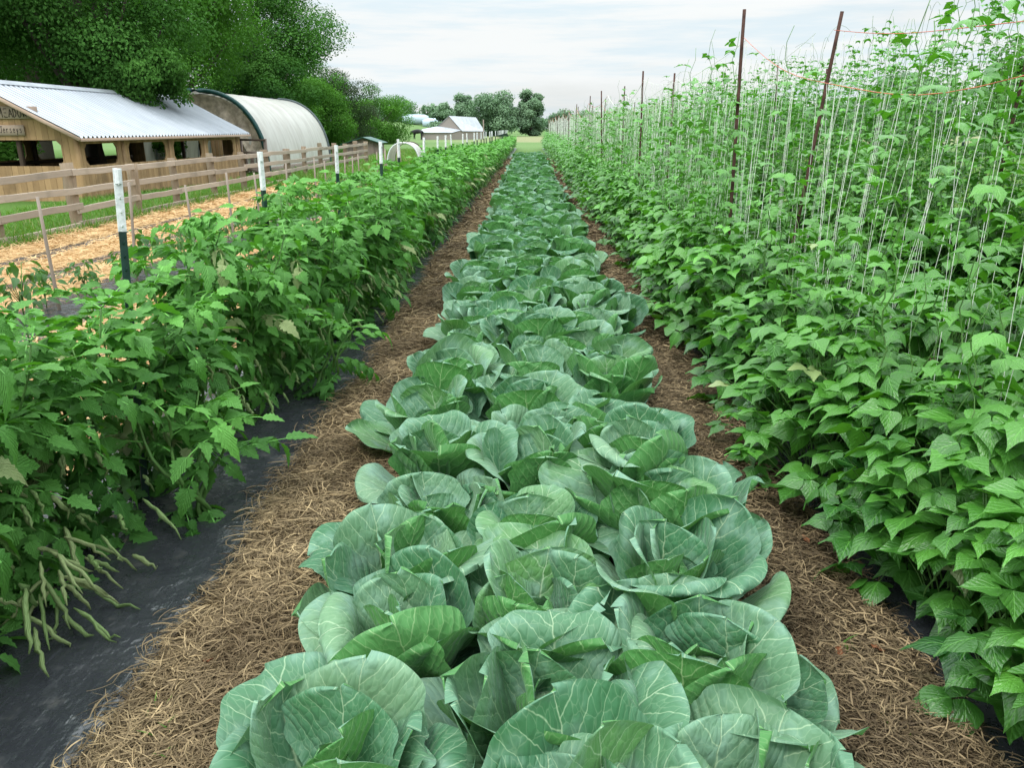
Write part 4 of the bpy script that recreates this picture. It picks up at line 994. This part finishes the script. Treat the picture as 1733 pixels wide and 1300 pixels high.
tree('broadleaf_tree','dense green tree beside the field past the outer bean bed',33,52,7.6,6.,.3,20000,.3,m_treeA,91,44,'trees beyond the beans')
tree('broadleaf_tree','smaller tree in the field past the outer bean bed',33,74,6.2,5.,.3,12000,.32,m_treeC,92,36,'trees beyond the beans')
tree('broadleaf_tree','low tree row end in the field past the outer bean bed',27,90,4.6,4.,.2,10000,.32,m_treeC,93,36,'trees beyond the beans')
# distant woodland band closing the horizon
fb_=Buf()
for k in range(70):
    x=-120+k*5.2+random.gauss(0,2); bb,_,_=crown(420,random.uniform(4.2,6.4),random.uniform(4,6),.0,1.0,10,300+k)
    fb_.add(np.concatenate(bb.V)+[x,250+random.gauss(0,12),float(terrain(x,250))],np.concatenate(bb.Q),None,np.concatenate(bb.UV),np.concatenate(bb.C))
stuff('treeline',fb_,m_treeC,'hazy line of far-off woodland along the horizon',False)

# ------------------------------------------------------------------ grass, weeds, leaves on the straw
def grass(n,xs,ys,h,w,dead=.05,clump=None):
    x=rng.uniform(*xs,n); y=rng.uniform(*ys,n)
    if clump is not None:
        m=np.sin(x*3.1+y*1.7)+np.sin(y*4.3-x*2.)+rng.normal(0,.8,n)>clump; x,y=x[m],y[m]; n=len(x)
    a=rng.random(n)*6.28; out=np.stack([np.cos(a),np.sin(a),0*a],-1)
    F=unit(out*rng.uniform(.1,.7,n)[:,None]+[0,0,1.]); N=unit(out*-1+[0,0,.4])
    tV=np.array([(-.5,0,0),(.5,0,0),(-.42,.4,.02),(.42,.4,.02),(-.25,.75,-.1),(.25,.75,-.1),(0,1,-.28),(0.02,1,-.28)]); tQ=np.array([[0,1,3,2],[2,3,5,4],[4,5,7,6]])
    S=h*rng.uniform(.5,1.3,n); b=Buf()
    place(tV,tQ,np.zeros((8,2)),F,N,np.stack([x,y,terrain(x,y)-.01],-1),S,cols(n,None,(rng.random(n)<dead)*.8),b,lat=w/S)
    return b
stuff('grass',grass(42000,(-10.4,-7.2),(8,32),.17,.014),m_grass,'green grass along the fence and in front of the barn')
stuff('grass',grass(6000,(-7.75,-7.2),(8,30),.30,.014,.1,.3),m_grass,'taller grass tufts at the fence posts')
stuff('grass',grass(26000,(-9.5,-2.6),(24,58),.34,.028,.12),m_grass,'tall field grass past the end of the straw paths')
stuff('grass',grass(9000,(-18,-10.3),(28,60),.3,.03),m_grass,'grass around the hoop house and the wood edge')
stuff('grass',grass(16000,(5.,16),(6,60),.4,.03,.08),m_grass,'weedy green growth past the outer bean bed')
b=Buf()
for (x,y,n,h) in ((-1.62,1.48,9,.22),(-.95,1.62,6,.10),(-1.05,1.72,5,.08),(1.02,1.72,4,.13),(1.0,2.05,4,.10)):
    g=grass(n,(x-.05,x+.05),(y-.05,y+.05),h,.010,0)
    b.add(np.concatenate(g.V)+[0,0,.05],np.concatenate(g.Q),None,None,np.concatenate(g.C))
stuff('weed_grass',b,m_grass,'few grass weeds sprouting from the straw and plastic')
V,q,u=leaflet([.05,.30,.38,.25,.30,.12,.01],[0,.2,.4,.55,.7,.9,1],5,-.3,.3,0,.08)
for k,(x,y,s,lab) in enumerate(((.98,2.02,.055,'orange fallen leaf lying on the straw beside the beans'),(1.13,2.06,.06,'tan fallen leaf at the edge of the bean plastic'),(-.98,1.98,.055,'pale brown fallen leaf on the straw by the tomatoes'),(-.72,2.32,.05,'reddish fallen leaf tucked beside a cabbage'),(1.12,2.72,.05,'orange fallen leaf under the bean foliage'))):
    b=Buf(); b.add(V*s,q,None,u); o=link('fallen_leaf',b.mesh('fallen_leaf',m_deadleaf),None,(x,y,.088)); o.scale=(.8,.8,.8); o.rotation_euler=(.15,.12,k*1.7); tag(o,lab,'leaf','fallen leaves')

# ------------------------------------------------------------------ light, sky, camera
w=bpy.data.worlds.new('World'); scene.world=w; w.use_nodes=True; nt=w.node_tree; nt.nodes.clear()
class WM(Mat):
    def __init__(self): self.nt=nt; self.out=self.n('ShaderNodeOutputWorld')
M=WM(); el,az=rad(58),rad(215)
sky=M.n('ShaderNodeTexSky',sky_type='NISHITA'); sky.sun_disc=False; sky.sun_elevation=el; sky.sun_rotation=az; sky.air_density=1.; sky.dust_density=2.
bg=M.n('ShaderNodeBackground'); M.set(bg.inputs[0],sky.outputs[0]); bg.inputs[1].default_value=.10
g=M.coord('Generated'); x,y,z=M.sep(g)
c1=M.noise(M.vmul(g,(1.6,1.6,9.)),1.3,6,.55); c2=M.noise(M.vmul(g,(2.,2.,22.)),2.2,5,.6)
bright=M.smooth(z,.10,.75,.97,3.1)
shade=M.mix(M.smooth(c2,.38,.62),(.80,.92,.98),(.97,1.0,1.0))
bg2=M.n('ShaderNodeBackground'); M.set(bg2.inputs[0],shade); M.set(bg2.inputs[1],bright)
mx=M.n('ShaderNodeMixShader'); M.set(mx.inputs[0],M.smooth(c1,.30,.52,.80,1.)); M.set(mx.inputs[1],bg.outputs[0]); M.set(mx.inputs[2],bg2.outputs[0]); M.set(M.out.inputs[0],mx.outputs[0])
sun=bpy.data.lights.new('sun','SUN'); sun.energy=1.9; sun.angle=rad(11); sun.color=(1,.97,.92)
so=bpy.data.objects.new('sun',sun); COL.objects.link(so); so.rotation_euler=(pi/2-el,0,pi-az)

cam=bpy.data.cameras.new('camera'); cam.sensor_width=36; cam.lens=36*1304/1733; cam.clip_start=.05; cam.clip_end=3000
co_=bpy.data.objects.new('camera',cam); COL.objects.link(co_); co_.location=(0,0,1.65); co_.rotation_euler=(rad(90-18.4),0,rad(1.19))
scene.camera=co_
scene.view_settings.view_transform='Standard'; scene.view_settings.look='None'; scene.view_settings.exposure=0
scene.cycles.max_bounces=5; scene.cycles.diffuse_bounces=2; scene.cycles.transmission_bounces=4; scene.cycles.caustics_reflective=False; scene.cycles.caustics_refractive=False
